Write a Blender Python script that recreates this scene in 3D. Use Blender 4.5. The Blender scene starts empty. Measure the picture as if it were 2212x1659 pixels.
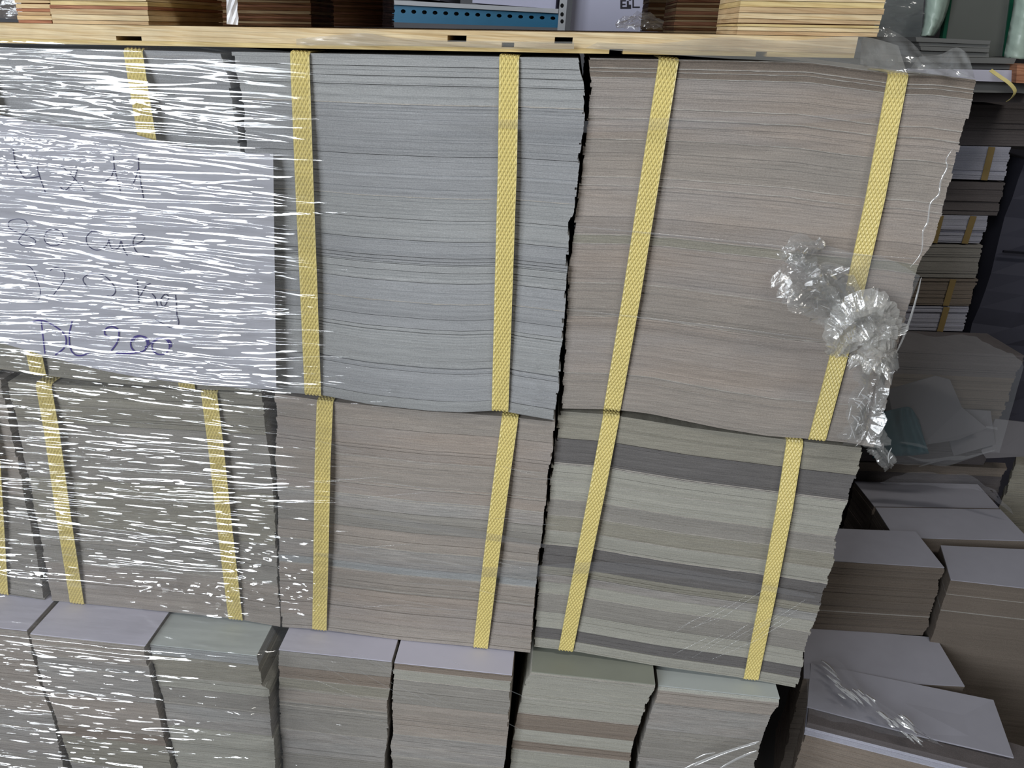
import bpy, bmesh, math, random
import numpy as np
from mathutils import Vector, Matrix

C = bpy.context.scene.collection
SC = bpy.context.scene
rnd = random.Random(7)

# ------------------------------------------------------------------ camera
F_PX, CX, CY = 1800.0, 1106.0, 829.5
M = np.array([[0.99503412, 0.07174507, 0.06899098],
              [0.09167812, -0.39070874, -0.91593766],
              [-0.03875863, 0.91771419, -0.39534598]])
EYE = np.array([0.0, -0.72, 1.0])
cam = bpy.data.cameras.new('camera')
cam_o = bpy.data.objects.new('camera', cam); C.objects.link(cam_o)
cam.sensor_fit = 'HORIZONTAL'; cam.sensor_width = 36.0
cam.lens = F_PX / 2212.0 * 36.0
cam.clip_start = 0.02; cam.clip_end = 60
cm = Matrix(((M[0][0], -M[1][0], -M[2][0], EYE[0]),
             (M[0][1], -M[1][1], -M[2][1], EYE[1]),
             (M[0][2], -M[1][2], -M[2][2], EYE[2]),
             (0, 0, 0, 1)))
cam_o.matrix_world = cm
SC.camera = cam_o

# ------------------------------------------------------------------ light
SC.view_settings.view_transform = 'Standard'
SC.view_settings.look = 'None'
SC.view_settings.exposure = 0.0
SC.view_settings.gamma = 1.0
SC.view_settings.use_curve_mapping = False
W = bpy.data.worlds.new('world'); SC.world = W; W.use_nodes = True
W.node_tree.nodes['Background'].inputs[0].default_value = (0.80, 0.88, 1.0, 1)
W.node_tree.nodes['Background'].inputs[1].default_value = 0.075

def area(name, loc, size, rot, power, col):
    l = bpy.data.lights.new(name, 'AREA'); l.shape = 'RECTANGLE'
    l.size, l.size_y = size; l.energy = power; l.color = col
    o = bpy.data.objects.new(name, l); C.objects.link(o)
    o.location = loc; o.rotation_euler = rot
    return o
WIN = [(-3.95, 1.35), (-2.30, 1.35)]          # window centres (x) and widths, in the wall behind the viewer
WIN_Z0, WIN_Z1 = 0.9, 3.3
for wx, ww in WIN:
    area('window_daylight', (wx, -3.98, (WIN_Z0 + WIN_Z1) / 2), (ww, WIN_Z1 - WIN_Z0), (math.pi / 2, 0, 0), 150, (0.90, 0.95, 1.0))
area('ceiling_fill_light', (0.9, -1.6, 3.35), (1.2, 0.3), (0, 0, 0), 34, (1.0, 0.97, 0.90))  # added overhead fill without a fixture, lifts the dim goods on the right

# ------------------------------------------------------------------ pixel -> point (photograph measured on real planes)
def ray(px, py):
    return M.T @ np.array([(px - CX) / F_PX, (py - CY) / F_PX, 1.0])
def at(px, py, y=0.0):
    d = ray(px, py); return EYE + d * ((y - EYE[1]) / d[1])
def atz(px, py, z):
    d = ray(px, py); return EYE + d * ((z - EYE[2]) / d[2])

# ------------------------------------------------------------------ materials
def srgb(r, g, b):
    f = lambda c: (c / 12.92 if c <= 0.04045 else ((c + 0.055) / 1.055) ** 2.4)
    return (f(r / 255), f(g / 255), f(b / 255), 1.0)

def new_mat(name):
    m = bpy.data.materials.new(name); m.use_nodes = True
    nt = m.node_tree; nt.nodes.clear()
    out = nt.nodes.new('ShaderNodeOutputMaterial')
    return m, nt, out

def N(nt, kind, **kw):
    n = nt.nodes.new(kind)
    for k, v in kw.items():
        if k in n.inputs: n.inputs[k].default_value = v
        else: setattr(n, k, v)
    return n

def board_mat(name, col, streak=0.30, rough=0.9, zs=1250.0, speck=0.22, bump=0.6, tint=None):
    """cut edge of stacked board: fine horizontal streaks, fibre specks, per-sheet tone"""
    m, nt, out = new_mat(name); L = nt.links.new
    tc = N(nt, 'ShaderNodeTexCoord')
    mp = N(nt, 'ShaderNodeMapping'); mp.inputs['Scale'].default_value = (32, 32, zs); L(tc.outputs['Object'], mp.inputs[0])
    n1 = N(nt, 'ShaderNodeTexNoise', Scale=1.0, Detail=4.0, Roughness=0.65); L(mp.outputs[0], n1.inputs['Vector'])
    mp2 = N(nt, 'ShaderNodeMapping'); mp2.inputs['Scale'].default_value = (800, 800, 1300); L(tc.outputs['Object'], mp2.inputs[0])
    n2 = N(nt, 'ShaderNodeTexNoise', Scale=1.0, Detail=2.0); L(mp2.outputs[0], n2.inputs['Vector'])
    mp3 = N(nt, 'ShaderNodeMapping'); mp3.inputs['Scale'].default_value = (5, 5, 26); L(tc.outputs['Object'], mp3.inputs[0])
    n3 = N(nt, 'ShaderNodeTexNoise', Scale=1.0, Detail=3.0); L(mp3.outputs[0], n3.inputs['Vector'])
    at_ = N(nt, 'ShaderNodeAttribute', attribute_name='tone')
    def mul(a, k, off):
        n = N(nt, 'ShaderNodeMath', operation='MULTIPLY_ADD'); L(a, n.inputs[0]); n.inputs[1].default_value = k; n.inputs[2].default_value = off
        return n.outputs[0]
    def times(a, b):
        n = N(nt, 'ShaderNodeMath', operation='MULTIPLY'); L(a, n.inputs[0]); L(b, n.inputs[1]); return n.outputs[0]
    v = times(times(mul(n1.outputs['Fac'], streak * 2.4, 1 - streak * 1.2), mul(n2.outputs['Fac'], speck * 3, 1 - speck * 1.5)),
              times(mul(n3.outputs['Fac'], 0.24, 0.88), mul(at_.outputs['Fac'], 1.0, 1.0)))
    mx = N(nt, 'ShaderNodeVectorMath', operation='SCALE'); L(v, mx.inputs['Scale'])
    if tint:
        hue = N(nt, 'ShaderNodeMixRGB'); hue.inputs[1].default_value = col; hue.inputs[2].default_value = tint
        r = N(nt, 'ShaderNodeMapRange'); r.inputs[1].default_value = 0.38; r.inputs[2].default_value = 0.62; L(n3.outputs['Fac'], r.inputs[0]); L(r.outputs[0], hue.inputs[0])
        L(hue.outputs[0], mx.inputs[0])
    else:
        mx.inputs[0].default_value = col[:3]
    b = N(nt, 'ShaderNodeBsdfPrincipled', Roughness=rough); b.inputs['Specular IOR Level'].default_value = 0.15
    L(mx.outputs[0], b.inputs['Base Color'])
    bp = N(nt, 'ShaderNodeBump', Strength=bump, Distance=0.0006); L(n1.outputs['Fac'], bp.inputs['Height']); L(bp.outputs[0], b.inputs['Normal'])
    L(b.outputs[0], out.inputs[0])
    return m

def plain_mat(name, col, rough=0.7, var=0.12, scale=60.0, spec=0.3, metallic=0.0, bump=0.0, bscale=None):
    m, nt, out = new_mat(name); L = nt.links.new
    tc = N(nt, 'ShaderNodeTexCoord')
    n1 = N(nt, 'ShaderNodeTexNoise', Scale=scale, Detail=4.0); L(tc.outputs['Object'], n1.inputs['Vector'])
    k = N(nt, 'ShaderNodeMath', operation='MULTIPLY_ADD'); L(n1.outputs['Fac'], k.inputs[0]); k.inputs[1].default_value = var * 2; k.inputs[2].default_value = 1 - var
    mx = N(nt, 'ShaderNodeVectorMath', operation='SCALE'); mx.inputs[0].default_value = col[:3]; L(k.outputs[0], mx.inputs['Scale'])
    b = N(nt, 'ShaderNodeBsdfPrincipled', Roughness=rough, Metallic=metallic); b.inputs['Specular IOR Level'].default_value = spec
    L(mx.outputs[0], b.inputs['Base Color'])
    if bump:
        n2 = N(nt, 'ShaderNodeTexNoise', Scale=bscale or scale * 4, Detail=3.0); L(tc.outputs['Object'], n2.inputs['Vector'])
        bp = N(nt, 'ShaderNodeBump', Strength=bump, Distance=0.002); L(n2.outputs['Fac'], bp.inputs['Height']); L(bp.outputs[0], b.inputs['Normal'])
    L(b.outputs[0], out.inputs[0])
    return m

def wood_mat(name, c1, c2, grain=(14, 14, 420), rough=0.75):
    m, nt, out = new_mat(name); L = nt.links.new
    tc = N(nt, 'ShaderNodeTexCoord')
    mp = N(nt, 'ShaderNodeMapping'); mp.inputs['Scale'].default_value = grain; L(tc.outputs['Object'], mp.inputs[0])
    n1 = N(nt, 'ShaderNodeTexNoise', Scale=1.0, Detail=5.0, Roughness=0.6, Distortion=0.6); L(mp.outputs[0], n1.inputs['Vector'])
    n2 = N(nt, 'ShaderNodeTexNoise', Scale=30.0, Detail=3.0); L(tc.outputs['Object'], n2.inputs['Vector'])
    cr = N(nt, 'ShaderNodeValToRGB'); cr.color_ramp.elements[0].position = 0.33; cr.color_ramp.elements[1].position = 0.62
    cr.color_ramp.elements[0].color = c2; cr.color_ramp.elements[1].color = c1; L(n1.outputs['Fac'], cr.inputs[0])
    k = N(nt, 'ShaderNodeMath', operation='MULTIPLY_ADD'); L(n2.outputs['Fac'], k.inputs[0]); k.inputs[1].default_value = 0.6; k.inputs[2].default_value = 0.7
    mx = N(nt, 'ShaderNodeVectorMath', operation='SCALE'); L(cr.outputs[0], mx.inputs[0]); L(k.outputs[0], mx.inputs['Scale'])
    b = N(nt, 'ShaderNodeBsdfPrincipled', Roughness=rough); b.inputs['Specular IOR Level'].default_value = 0.2
    L(mx.outputs[0], b.inputs['Base Color'])
    bp = N(nt, 'ShaderNodeBump', Strength=0.5, Distance=0.001); L(n1.outputs['Fac'], bp.inputs['Height']); L(bp.outputs[0], b.inputs['Normal'])
    L(b.outputs[0], out.inputs[0])
    return m

def film_mat(name, gloss=0.14, haze=0.05, rough=0.07, haze_col=(0.75, 0.78, 0.82, 1), haze_attr=False, bump=0.0, bscale=(30, 30, 400), edge=0.5):
    """clear polyethylene film: mostly transparent, a glossy reflection, a little milky haze"""
    m, nt, out = new_mat(name); L = nt.links.new
    tr = N(nt, 'ShaderNodeBsdfTransparent'); tr.inputs[0].default_value = (0.985, 0.985, 0.985, 1)
    gl = N(nt, 'ShaderNodeBsdfGlossy', Roughness=rough); gl.inputs[0].default_value = (1, 1, 1, 1)
    df = N(nt, 'ShaderNodeBsdfDiffuse'); df.inputs[0].default_value = haze_col
    if bump:
        tc = N(nt, 'ShaderNodeTexCoord')
        mp = N(nt, 'ShaderNodeMapping'); mp.inputs['Scale'].default_value = bscale; L(tc.outputs['Object'], mp.inputs[0])
        nz = N(nt, 'ShaderNodeTexNoise', Scale=1.0, Detail=3.0, Distortion=0.4); L(mp.outputs[0], nz.inputs['Vector'])
        bp = N(nt, 'ShaderNodeBump', Strength=bump, Distance=0.001); L(nz.outputs['Fac'], bp.inputs['Height']); L(bp.outputs[0], gl.inputs['Normal'])
    lw = N(nt, 'ShaderNodeLayerWeight', Blend=0.25)
    k = N(nt, 'ShaderNodeMath', operation='MULTIPLY_ADD'); L(lw.outputs['Fresnel'], k.inputs[0]); k.inputs[1].default_value = edge; k.inputs[2].default_value = gloss
    m1 = N(nt, 'ShaderNodeMixShader'); 
    m2 = N(nt, 'ShaderNodeMixShader')
    L(tr.outputs[0], m1.inputs[1]); L(df.outputs[0], m1.inputs[2])
    at_ = None
    if haze_attr:
        at_ = N(nt, 'ShaderNodeAttribute', attribute_name='haze')
        hk = N(nt, 'ShaderNodeMath', operation='MULTIPLY'); L(at_.outputs['Fac'], hk.inputs[0]); hk.inputs[1].default_value = haze; L(hk.outputs[0], m1.inputs[0])
        tc = N(nt, 'ShaderNodeTexCoord'); mp = N(nt, 'ShaderNodeMapping'); mp.inputs['Scale'].default_value = (14, 14, 260); L(tc.outputs['Object'], mp.inputs[0])
        nz = N(nt, 'ShaderNodeTexNoise', Scale=1.0, Detail=4.0, Roughness=0.7); L(mp.outputs[0], nz.inputs['Vector'])
        mr = N(nt, 'ShaderNodeMapRange'); L(nz.outputs['Fac'], mr.inputs[0]); mr.inputs[1].default_value = 0.36; mr.inputs[2].default_value = 0.68; mr.inputs[3].default_value = 0.12; mr.inputs[4].default_value = 1.3
        g0 = N(nt, 'ShaderNodeMath', operation='MULTIPLY'); L(k.outputs[0], g0.inputs[0]); L(mr.outputs[0], g0.inputs[1])
        gk = N(nt, 'ShaderNodeMath', operation='MULTIPLY'); L(g0.outputs[0], gk.inputs[0]); L(at_.outputs['Fac'], gk.inputs[1]); L(gk.outputs[0], m2.inputs[0])
    else:
        m1.inputs[0].default_value = haze; L(k.outputs[0], m2.inputs[0])
    L(m1.outputs[0], m2.inputs[1]); L(gl.outputs[0], m2.inputs[2])
    L(m2.outputs[0], out.inputs[0])
    return m

MAT = {}
def B(key, rgb, **kw):
    MAT[key] = board_mat('board_' + key, srgb(*rgb), **kw)
B('bluegrey', (157, 158, 160), streak=0.28)
B('cool', (159, 160, 160), streak=0.30)
B('warm', (162, 151, 142), streak=0.34, tint=srgb(156, 149, 144))
B('taupe', (155, 148, 141), streak=0.36, tint=srgb(159, 150, 142))
B('dark', (110, 107, 106), streak=0.34)
B('olive', (147, 143, 132), streak=0.42)
B('sage', (164, 162, 153), streak=0.28)
B('stone', (148, 144, 138), streak=0.34)
B('brown', (136, 125, 115), streak=0.36)
B('mix', (158, 152, 147), streak=0.50, zs=700.0, tint=srgb(152, 150, 147))
B('pale', (186, 186, 178), streak=0.16)
B('fray', (174, 169, 162), streak=0.4)
B('kraft', (110, 101, 93), streak=0.12, bump=0.15, zs=900)
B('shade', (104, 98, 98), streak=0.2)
B('whitepaper', (176, 176, 188), streak=0.10)
MAT['top_lilac'] = plain_mat('sheet_lilac', srgb(196, 194, 208), 0.6, 0.05, 30)
MAT['top_mist'] = plain_mat('sheet_mist', srgb(182, 188, 186), 0.6, 0.05, 30)
MAT['top_olive'] = plain_mat('sheet_olive', srgb(142, 145, 134), 0.6, 0.07, 40)
MAT['top_grey'] = plain_mat('sheet_grey', srgb(158, 157, 167), 0.7, 0.06, 40)
MAT['card'] = plain_mat('card_face', srgb(182, 182, 190), 0.75, 0.06, 18)
MAT['strap'] = plain_mat('strap_yellow', srgb(220, 203, 132), 0.42, 0.08, 120, spec=0.45)
MAT['strap_dim'] = plain_mat('strap_shaded', srgb(150, 128, 84), 0.5, 0.1, 60)  # darker copy of the strap yellow, the column's shade put into its colour
MAT['ink'] = plain_mat('ink_pen', srgb(52, 52, 92), 0.5, 0.1, 50)
MAT['ink_marker'] = plain_mat('ink_marker', srgb(62, 48, 130), 0.5, 0.1, 50)
MAT['ply_pale'] = wood_mat('ply_pale', srgb(228, 208, 170), srgb(198, 170, 126))
MAT['ply_yellow'] = wood_mat('ply_yellow', srgb(222, 200, 146), srgb(186, 158, 106))
MAT['ply_tan'] = wood_mat('ply_tan', srgb(210, 184, 144), srgb(170, 138, 102))
MAT['ply_red'] = wood_mat('ply_red', srgb(186, 134, 104), srgb(132, 82, 60))
MAT['ply_dark'] = wood_mat('ply_dark', srgb(150, 106, 70), srgb(86, 56, 36))
MAT['film'] = film_mat('film_sheet', gloss=0.16, haze=0.035, rough=0.06, haze_attr=True)
MAT['film_thin'] = film_mat('film_thin', gloss=0.03, haze=0.10, rough=0.10)
MAT['film_band'] = film_mat('film_band', gloss=0.015, haze=0.08, rough=0.2, haze_col=(0.55, 0.56, 0.6, 1))
MAT['film_thick'] = film_mat('film_thick', gloss=0.07, haze=0.07, rough=0.12, bump=0.5, bscale=(220, 220, 220), edge=0.3, haze_col=(0.8, 0.8, 0.78, 1))
MAT['film_glint'] = film_mat('film_glint', gloss=0.30, haze=0.45, rough=0.18, haze_col=(0.92, 0.93, 0.94, 1))  # white haze in the colour stands in for glints on the film
MAT['film_wrap'] = film_mat('film_wrap', gloss=0.06, haze=0.10, rough=0.12, bump=0.8, bscale=(60, 60, 200), haze_col=(0.5, 0.5, 0.55, 1))
MAT['film_milky'] = film_mat('film_milky', gloss=0.04, haze=0.30, rough=0.2, haze_col=(0.46, 0.45, 0.42, 1))
MAT['film_gather'] = film_mat('film_gather', gloss=0.10, haze=0.22, rough=0.10, haze_col=(0.55, 0.56, 0.56, 1))

# ------------------------------------------------------------------ helpers
class MB:
    def __init__(s): s.v = []; s.f = []; s.mi = []; s.tone = []
    def face(s, idx, mi=0, tone=0.0): s.f.append(tuple(idx)); s.mi.append(mi); s.tone.append(tone)
    def hexa(s, p, mi=0, tone=0.0):
        b = len(s.v); s.v += [tuple(q) for q in p]
        for q in ((3, 2, 1, 0), (4, 5, 6, 7), (0, 1, 5, 4), (1, 2, 6, 5), (2, 3, 7, 6), (3, 0, 4, 7)): s.face([b + i for i in q], mi, tone)
    def box(s, x0, x1, y0, y1, z0, z1, mi=0, tone=0.0):
        s.hexa([(x0, y0, z0), (x1, y0, z0), (x1, y1, z0), (x0, y1, z0), (x0, y0, z1), (x1, y0, z1), (x1, y1, z1), (x0, y1, z1)], mi, tone)
    def prism(s, poly, z0, z1, mi=0, tone=0.0):
        b = len(s.v); n = len(poly)
        s.v += [(p[0], p[1], z0) for p in poly] + [(p[0], p[1], z1) for p in poly]
        s.face([b + n + i for i in range(n)], mi, tone); s.face([b + n - 1 - i for i in range(n)], mi, tone)
        for i in range(n):
            j = (i + 1) % n; s.face([b + i, b + j, b + n + j, b + n + i], mi, tone)
    def build(s, name, mats, parent=None, base=(0, 0, 0), smooth=False, attr=None):
        me = bpy.data.meshes.new(name)
        bx, by, bz = base
        me.from_pydata([(x - bx, y - by, z - bz) for x, y, z in s.v], [], s.f)
        for m in (mats if isinstance(mats, (list, tuple)) else [mats]): me.materials.append(m)
        if any(s.mi): me.polygons.foreach_set('material_index', s.mi)
        if any(s.tone):
            a = me.attributes.new('tone', 'FLOAT', 'FACE'); a.data.foreach_set('value', s.tone)
        if attr is not None:
            a = me.attributes.new('haze', 'FLOAT', 'POINT'); a.data.foreach_set('value', attr)
        if smooth: me.polygons.foreach_set('use_smooth', [True] * len(me.polygons))
        me.update()
        o = bpy.data.objects.new(name, me); C.objects.link(o)
        if parent: o.parent = parent
        else: o.location = base
        return o

def thing(name, label, cat, base, group=None):
    o = bpy.data.objects.new(name, None); C.objects.link(o); o.location = base; o.empty_display_size = 0.05
    o['label'] = label; o['category'] = cat
    if group: o['group'] = group
    return o
def tag(o, label, cat, group=None):
    o['label'] = label; o['category'] = cat
    if group: o['group'] = group
    return o
def structure(o): o['kind'] = 'structure'; return o

# ------------------------------------------------------------------ room
mb = MB(); mb.box(-6, 6, -4.1, 5.1, -0.1, 0.0)
structure(mb.build('floor', plain_mat('concrete', srgb(88, 86, 84), 0.8, 0.2, 6)))
mb = MB(); mb.box(-6, 6, 5.0, 5.1, 0, 3.6)
structure(mb.build('wall_back', plain_mat('wall_paint', srgb(120, 120, 124), 0.9, 0.1, 4)))
mb = MB(); mb.box(-6, 6, -4.1, 5.1, 3.6, 3.7)
structure(mb.build('ceiling', plain_mat('ceiling_paint', srgb(110, 110, 112), 0.9, 0.1, 4)))
wallm = plain_mat('wall_front_paint', srgb(150, 150, 150), 0.9, 0.08, 4)
mb = MB()
edges = [-6.0]
for wx, ww in sorted(WIN): edges += [wx - ww / 2, wx + ww / 2]
edges.append(6.0)
mb.box(-6, 6, -4.12, -4.02, 0, WIN_Z0); mb.box(-6, 6, -4.12, -4.02, WIN_Z1, 3.6)
for i in range(0, len(edges), 2): mb.box(edges[i], edges[i + 1], -4.12, -4.02, WIN_Z0, WIN_Z1)
structure(mb.build('wall_front', wallm))
for i, (wx, ww) in enumerate(WIN):
    mb = MB(); x0, x1 = wx - ww / 2, wx + ww / 2
    for a, b in ((x0, x0 + .05), (x1 - .05, x1)): mb.box(a, b, -4.1, -4.04, WIN_Z0, WIN_Z1)
    for a, b in ((WIN_Z0, WIN_Z0 + .05), (WIN_Z1 - .05, WIN_Z1)): mb.box(x0 + .05, x1 - .05, -4.1, -4.04, a, b)
    structure(mb.build('window_%d' % (i + 1), plain_mat('window_frame_paint', srgb(200, 200, 200), 0.5)))

# ------------------------------------------------------------------ board bundles
def interp(pts):
    xs = [p[0] for p in pts]; ys = [p[1] for p in pts]
    return lambda t: float(np.interp(t, xs, ys))

class Face:
    """front face of a bundle: its four outlines measured on the plane y = yf"""
    def __init__(s, yf, Lp, Rp, Tp, Bp):
        s.yf = yf
        w = lambda P: [(at(px, py, yf)[0], at(px, py, yf)[2]) for px, py in P]
        T, Bt, L, R = w(Tp), w(Bp), w(Lp), w(Rp)
        T.sort(); Bt.sort()
        n = lambda P: [((x - P[0][0]) / (P[-1][0] - P[0][0]), z) for x, z in P]
        s.zt = interp(n(T)); s.zb = interp(n(Bt))
        def side(P, sv):
            zt, zb = s.zt(sv), s.zb(sv)
            Q = sorted(((zt - z) / (zt - zb), x) for x, z in P)
            return interp(Q)
        l_, r_ = side(L, 0), side(R, 1)
        s.xl = lambda t: l_(t) + 0.0007
        s.xr = lambda t: r_(t) - 0.0007
    def z(s, sv, t): return s.zt(sv) + (s.zb(sv) - s.zt(sv)) * t
    def x(s, sv, t): return s.xl(t) + (s.xr(t) - s.xl(t)) * sv

def bundle(label, face, layers, depth=0.70, n=12, sub=0.0014, jag=0.0007, seed=1, name='board_bundle', group=None, yj=0.00022, top=None, gaps=0.05, frays=0.02, cat='board bundle'):
    r = random.Random(seed)
    base = ((face.x(0, 1) + face.x(1, 1)) / 2, face.yf, min(face.zb(0), face.zb(1), face.zb(.5)))
    root = thing(name, label, cat, base, group)
    H = face.zt(.5) - face.zb(.5)
    t0 = 0.0
    if top:
        t1 = 0.0012 / H
        mb = MB(); slab(mb, face, 0, t1, n, depth, 0, 0, 0, 0, 0)
        o = mb.build('top_sheet', MAT[top], root, base)
        t0 = t1
    dxl = dxr = 0.0
    for t1, key in layers:
        mb = MB(); k = max(2, int(round((t1 - t0) * H / sub)))
        batch = r.uniform(-0.05, 0.05); t = t0
        cuts = sorted(t0 + (t1 - t0) * min(1, max(0, (i + r.uniform(-.35, .35)) / k)) for i in range(1, k))
        cuts = [t0] + cuts + [t1]
        for i in range(k):
            a, b = cuts[i], cuts[i + 1]
            if r.random() < 0.10: batch = r.uniform(-0.07, 0.07)
            if r.random() < 0.16:
                dxl, dxr = r.gauss(0, jag * 1.8), r.gauss(0, jag * 1.8)
            else:
                dxl += r.gauss(0, jag * .25); dxr += r.gauss(0, jag * .25)
            dxl = max(-jag * 1.3, min(jag * 1.3, dxl * .93)); dxr = max(-jag * 1.3, min(jag * 1.3, dxr * .93))
            y = r.gauss(0, yj); tone = batch + r.gauss(0, 0.03); mi = 0; wob = 0
            q = r.random()
            if i == 0 and t0 > 0: q = 0.5 * (frays if r.random() < .3 else gaps)
            if q < frays and (b - a) * H > .0004:
                mi = 1; y = -0.0006; b2 = a + min(b - a, r.uniform(.0003, .0006) / H)
                slab(mb, face, a, b2, n * 2, depth, y, dxl, dxr, tone, 1, wob=0.00025, r=r)
                a = b2; mi = 0; y = r.gauss(0, yj)
            elif q < frays + gaps:
                g = min((b - a) * .6, 0.0005 / H)
                slab(mb, face, a, a + g, n, depth, 0.0035, dxl, dxr, tone, 0); a += g
            slab(mb, face, a, b, n, depth, y, dxl, dxr, tone, mi)
        mb.build('board_layer', [MAT[key], MAT['fray']], root, base)
        t0 = t1
    return root, base

def slab(mb, face, a, b, n, depth, dy, dxl, dxr, tone, mi, wob=0.0, r=None):
    base = len(mb.v); yf = face.yf + dy
    for i in range(n + 1):
        sv = i / n
        for t in (a, b):
            x = face.x(sv, t) + dxl * (1 - sv) + dxr * sv
            z = face.z(sv, t)
            yy = yf
            if wob and t == b: z -= abs(r.gauss(0, wob))
            mb.v.append((x, yy, z))
        for t in (a, b):
            x = face.x(sv, t) + dxl * (1 - sv) + dxr * sv
            mb.v.append((x, face.yf + depth, face.z(sv, t)))
    for i in range(n):
        p = base + 4 * i; q = p + 4
        mb.face((p + 1, q + 1, q, p), mi, tone)          # front
        mb.face((p, q, q + 2, p + 2), mi, tone)          # top
        mb.face((p + 3, q + 3, q + 1, p + 1), mi, tone)  # bottom
    p = base; mb.face((p, p + 2, p + 3, p + 1), mi, tone)
    p = base + 4 * n; mb.face((p + 1, p + 3, p + 2, p), mi, tone)

def strap(root, base, pts, yf, off=0.0068, width=0.0158, top_tuck=True, ztop=None, offs=None, bottom_tuck=True, ks=1.0, face=None):
    """woven polyester strap embossed with diamonds, running down the face between the two edges it bears on"""
    P = []
    n = len(pts)
    for i, (px, py) in enumerate(pts):
        o = offs[i] if offs else (off if 0 < i < n - 1 else 0.0018)
        q = at(px, py, yf - o)
        if face and i == 0:
            sv = min(1, max(0, (q[0] - face.xl(0)) / (face.xr(0) - face.xl(0)))); q[2] = face.zt(sv) - 0.0012
        if face and i == n - 1:
            sv = min(1, max(0, (q[0] - face.xl(1)) / (face.xr(1) - face.xl(1)))); q[2] = face.zb(sv) + 0.0004
        P.append(q)
    if top_tuck:
        p = P[0]
        P = [np.array([p[0], yf + 0.05, p[2] + 0.0020]), np.array([p[0], yf + 0.004, p[2] + 0.0020]), np.array([p[0], yf - 0.0010, p[2] + 0.0012])] + P[0:]
    if bottom_tuck:
        p = P[-1]; P.append(p + np.array([0, 0.0012, -0.0002]))
    P = np.array(P)
    d = np.concatenate([[0], np.cumsum(np.linalg.norm(np.diff(P, axis=0), axis=1))])
    ds = 0.0031 * ks; m = max(4, int(d[-1] / ds)); nc = 11
    u = np.linspace(0, d[-1], m + 1)
    Q = np.stack([np.interp(u, d, P[:, k]) for k in range(3)], 1)
    T = np.gradient(Q, axis=0); T /= np.linalg.norm(T, axis=1)[:, None]
    mb = MB()
    for j in range(m + 1):
        t = T[j]; ac = np.array([1.0, 0, 0]) - t * t[0]; ac /= np.linalg.norm(ac)
        nr = np.cross(ac, t); 
        if nr[1] > 0.2 or (abs(nr[1]) <= 0.2 and nr[2] < 0): nr = -nr
        for i in range(nc):
            e = (i == 0 or i == nc - 1)
            h = 0.0007 + (0.00055 if (i + j) % 2 == 0 else -0.00050) * (0.0 if e else 1.0)
            mb.v.append(tuple(Q[j] + ac * width * (i / (nc - 1) - 0.5) + nr * h))
        for i in (0, nc - 1):
            mb.v.append(tuple(Q[j] + ac * width * (i / (nc - 1) - 0.5) - nr * 0.0002))
    st = nc + 2
    for j in range(m):
        a = j * st; b = a + st
        for i in range(nc - 1):
            if (i + j) % 2 == 0:
                mb.face((a + i, b + i, a + i + 1)); mb.face((a + i + 1, b + i, b + i + 1))
            else:
                mb.face((a + i, b + i, b + i + 1)); mb.face((a + i, b + i + 1, a + i + 1))
        mb.face((a + nc, b + nc, b, a)); mb.face((a + nc - 1, b + nc - 1, b + nc + 1, a + nc + 1))
        mb.face((a + nc, a + nc + 1, b + nc + 1, b + nc))
    return mb.build('strap', MAT['strap'], root, base)

# levels shared by neighbouring tiers, so that nothing sinks into what it rests on
def profile(P, y):
    Q = sorted((at(px, py, y)[0], at(px, py, y)[2]) for px, py in P)
    return interp(Q)
BOT1 = profile([(-190, 786), (60, 806), (200, 824), (405, 840), (580, 846), (690, 853), (800, 874), (930, 888), (1000, 891), (1080, 886), (1110, 893), (1197, 908)], -0.006)
BOT1R = profile([(1212, 882), (1320, 884), (1400, 893), (1560, 926), (1660, 942), (1764, 949), (1830, 956), (1889, 966)], 0.002)
BOT2 = profile([(-80, 1268), (112, 1297), (330, 1318), (508, 1336), (606, 1354), (690, 1359), (862, 1382), (1040, 1398), (1147, 1410)], 0)
BOT2R = profile([(1151, 1396), (1240, 1406), (1420, 1438), (1620, 1466), (1722, 1485)], 0.008)
XS1, XS2 = at(1205, 890, 0)[0], at(1149, 1403, 0)[0]
def bot1(x): return BOT1(x) if x < XS1 else BOT1R(x)
def bot2(x): return BOT2(x) if x < XS2 else BOT2R(x)
DK0, DK1 = at(0, 50, -0.006), at(1850, 80, -0.006)
DKS = (DK1[2] - DK0[2]) / (DK1[0] - DK0[0])
DECK_TH = 0.0152
def deck_under(x): return DK0[2] + DKS * (x - DK0[0]) - DECK_TH
def cap_top(face, lim):
    z = face.zt; face.zt = lambda s: min(z(s), lim(face.xl(0) + (face.xr(0) - face.xl(0)) * s) - 0.0036)
    return face

# ---- third (lowest) tier first: it carries the others
def tier3(label, bl, br, fl, fr, lpts, rpts, layers, top, seed, zbot=0.150, **kw):
    zb = [at(*bl, 0)[2], at(*br, 0)[2]]
    xa, xb = at(*bl, 0)[0], at(*br, 0)[0]
    zm = min(bot2(xa + (xb - xa) * k / 10) for k in range(-1, 12)) - 0.0008
    yf = (atz(*fl, zm)[1] + atz(*fr, zm)[1]) / 2
    f = Face(yf, [fl] + lpts, [fr] + rpts, [fl, fr], [lpts[-1], rpts[-1]])
    xl0, xr0 = f.xl(0), f.xr(0)
    # level top and bottom; the side outlines keep their measured shape
    f.zt = lambda s: zm
    f.zb = lambda s: zbot
    def side(P):
        Q = sorted(((zm - at(px, py, yf)[2]) / (zm - zbot), at(px, py, yf)[0]) for px, py in P)
        return interp(Q)
    l_, r_ = side([fl] + lpts), side([fr] + rpts)
    f.xl = lambda t: l_(t) + 0.0011
    f.xr = lambda t: r_(t) - 0.0011
    return bundle(label, f, layers, seed=seed, n=8, top=top, depth=0.70, **kw)

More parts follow.
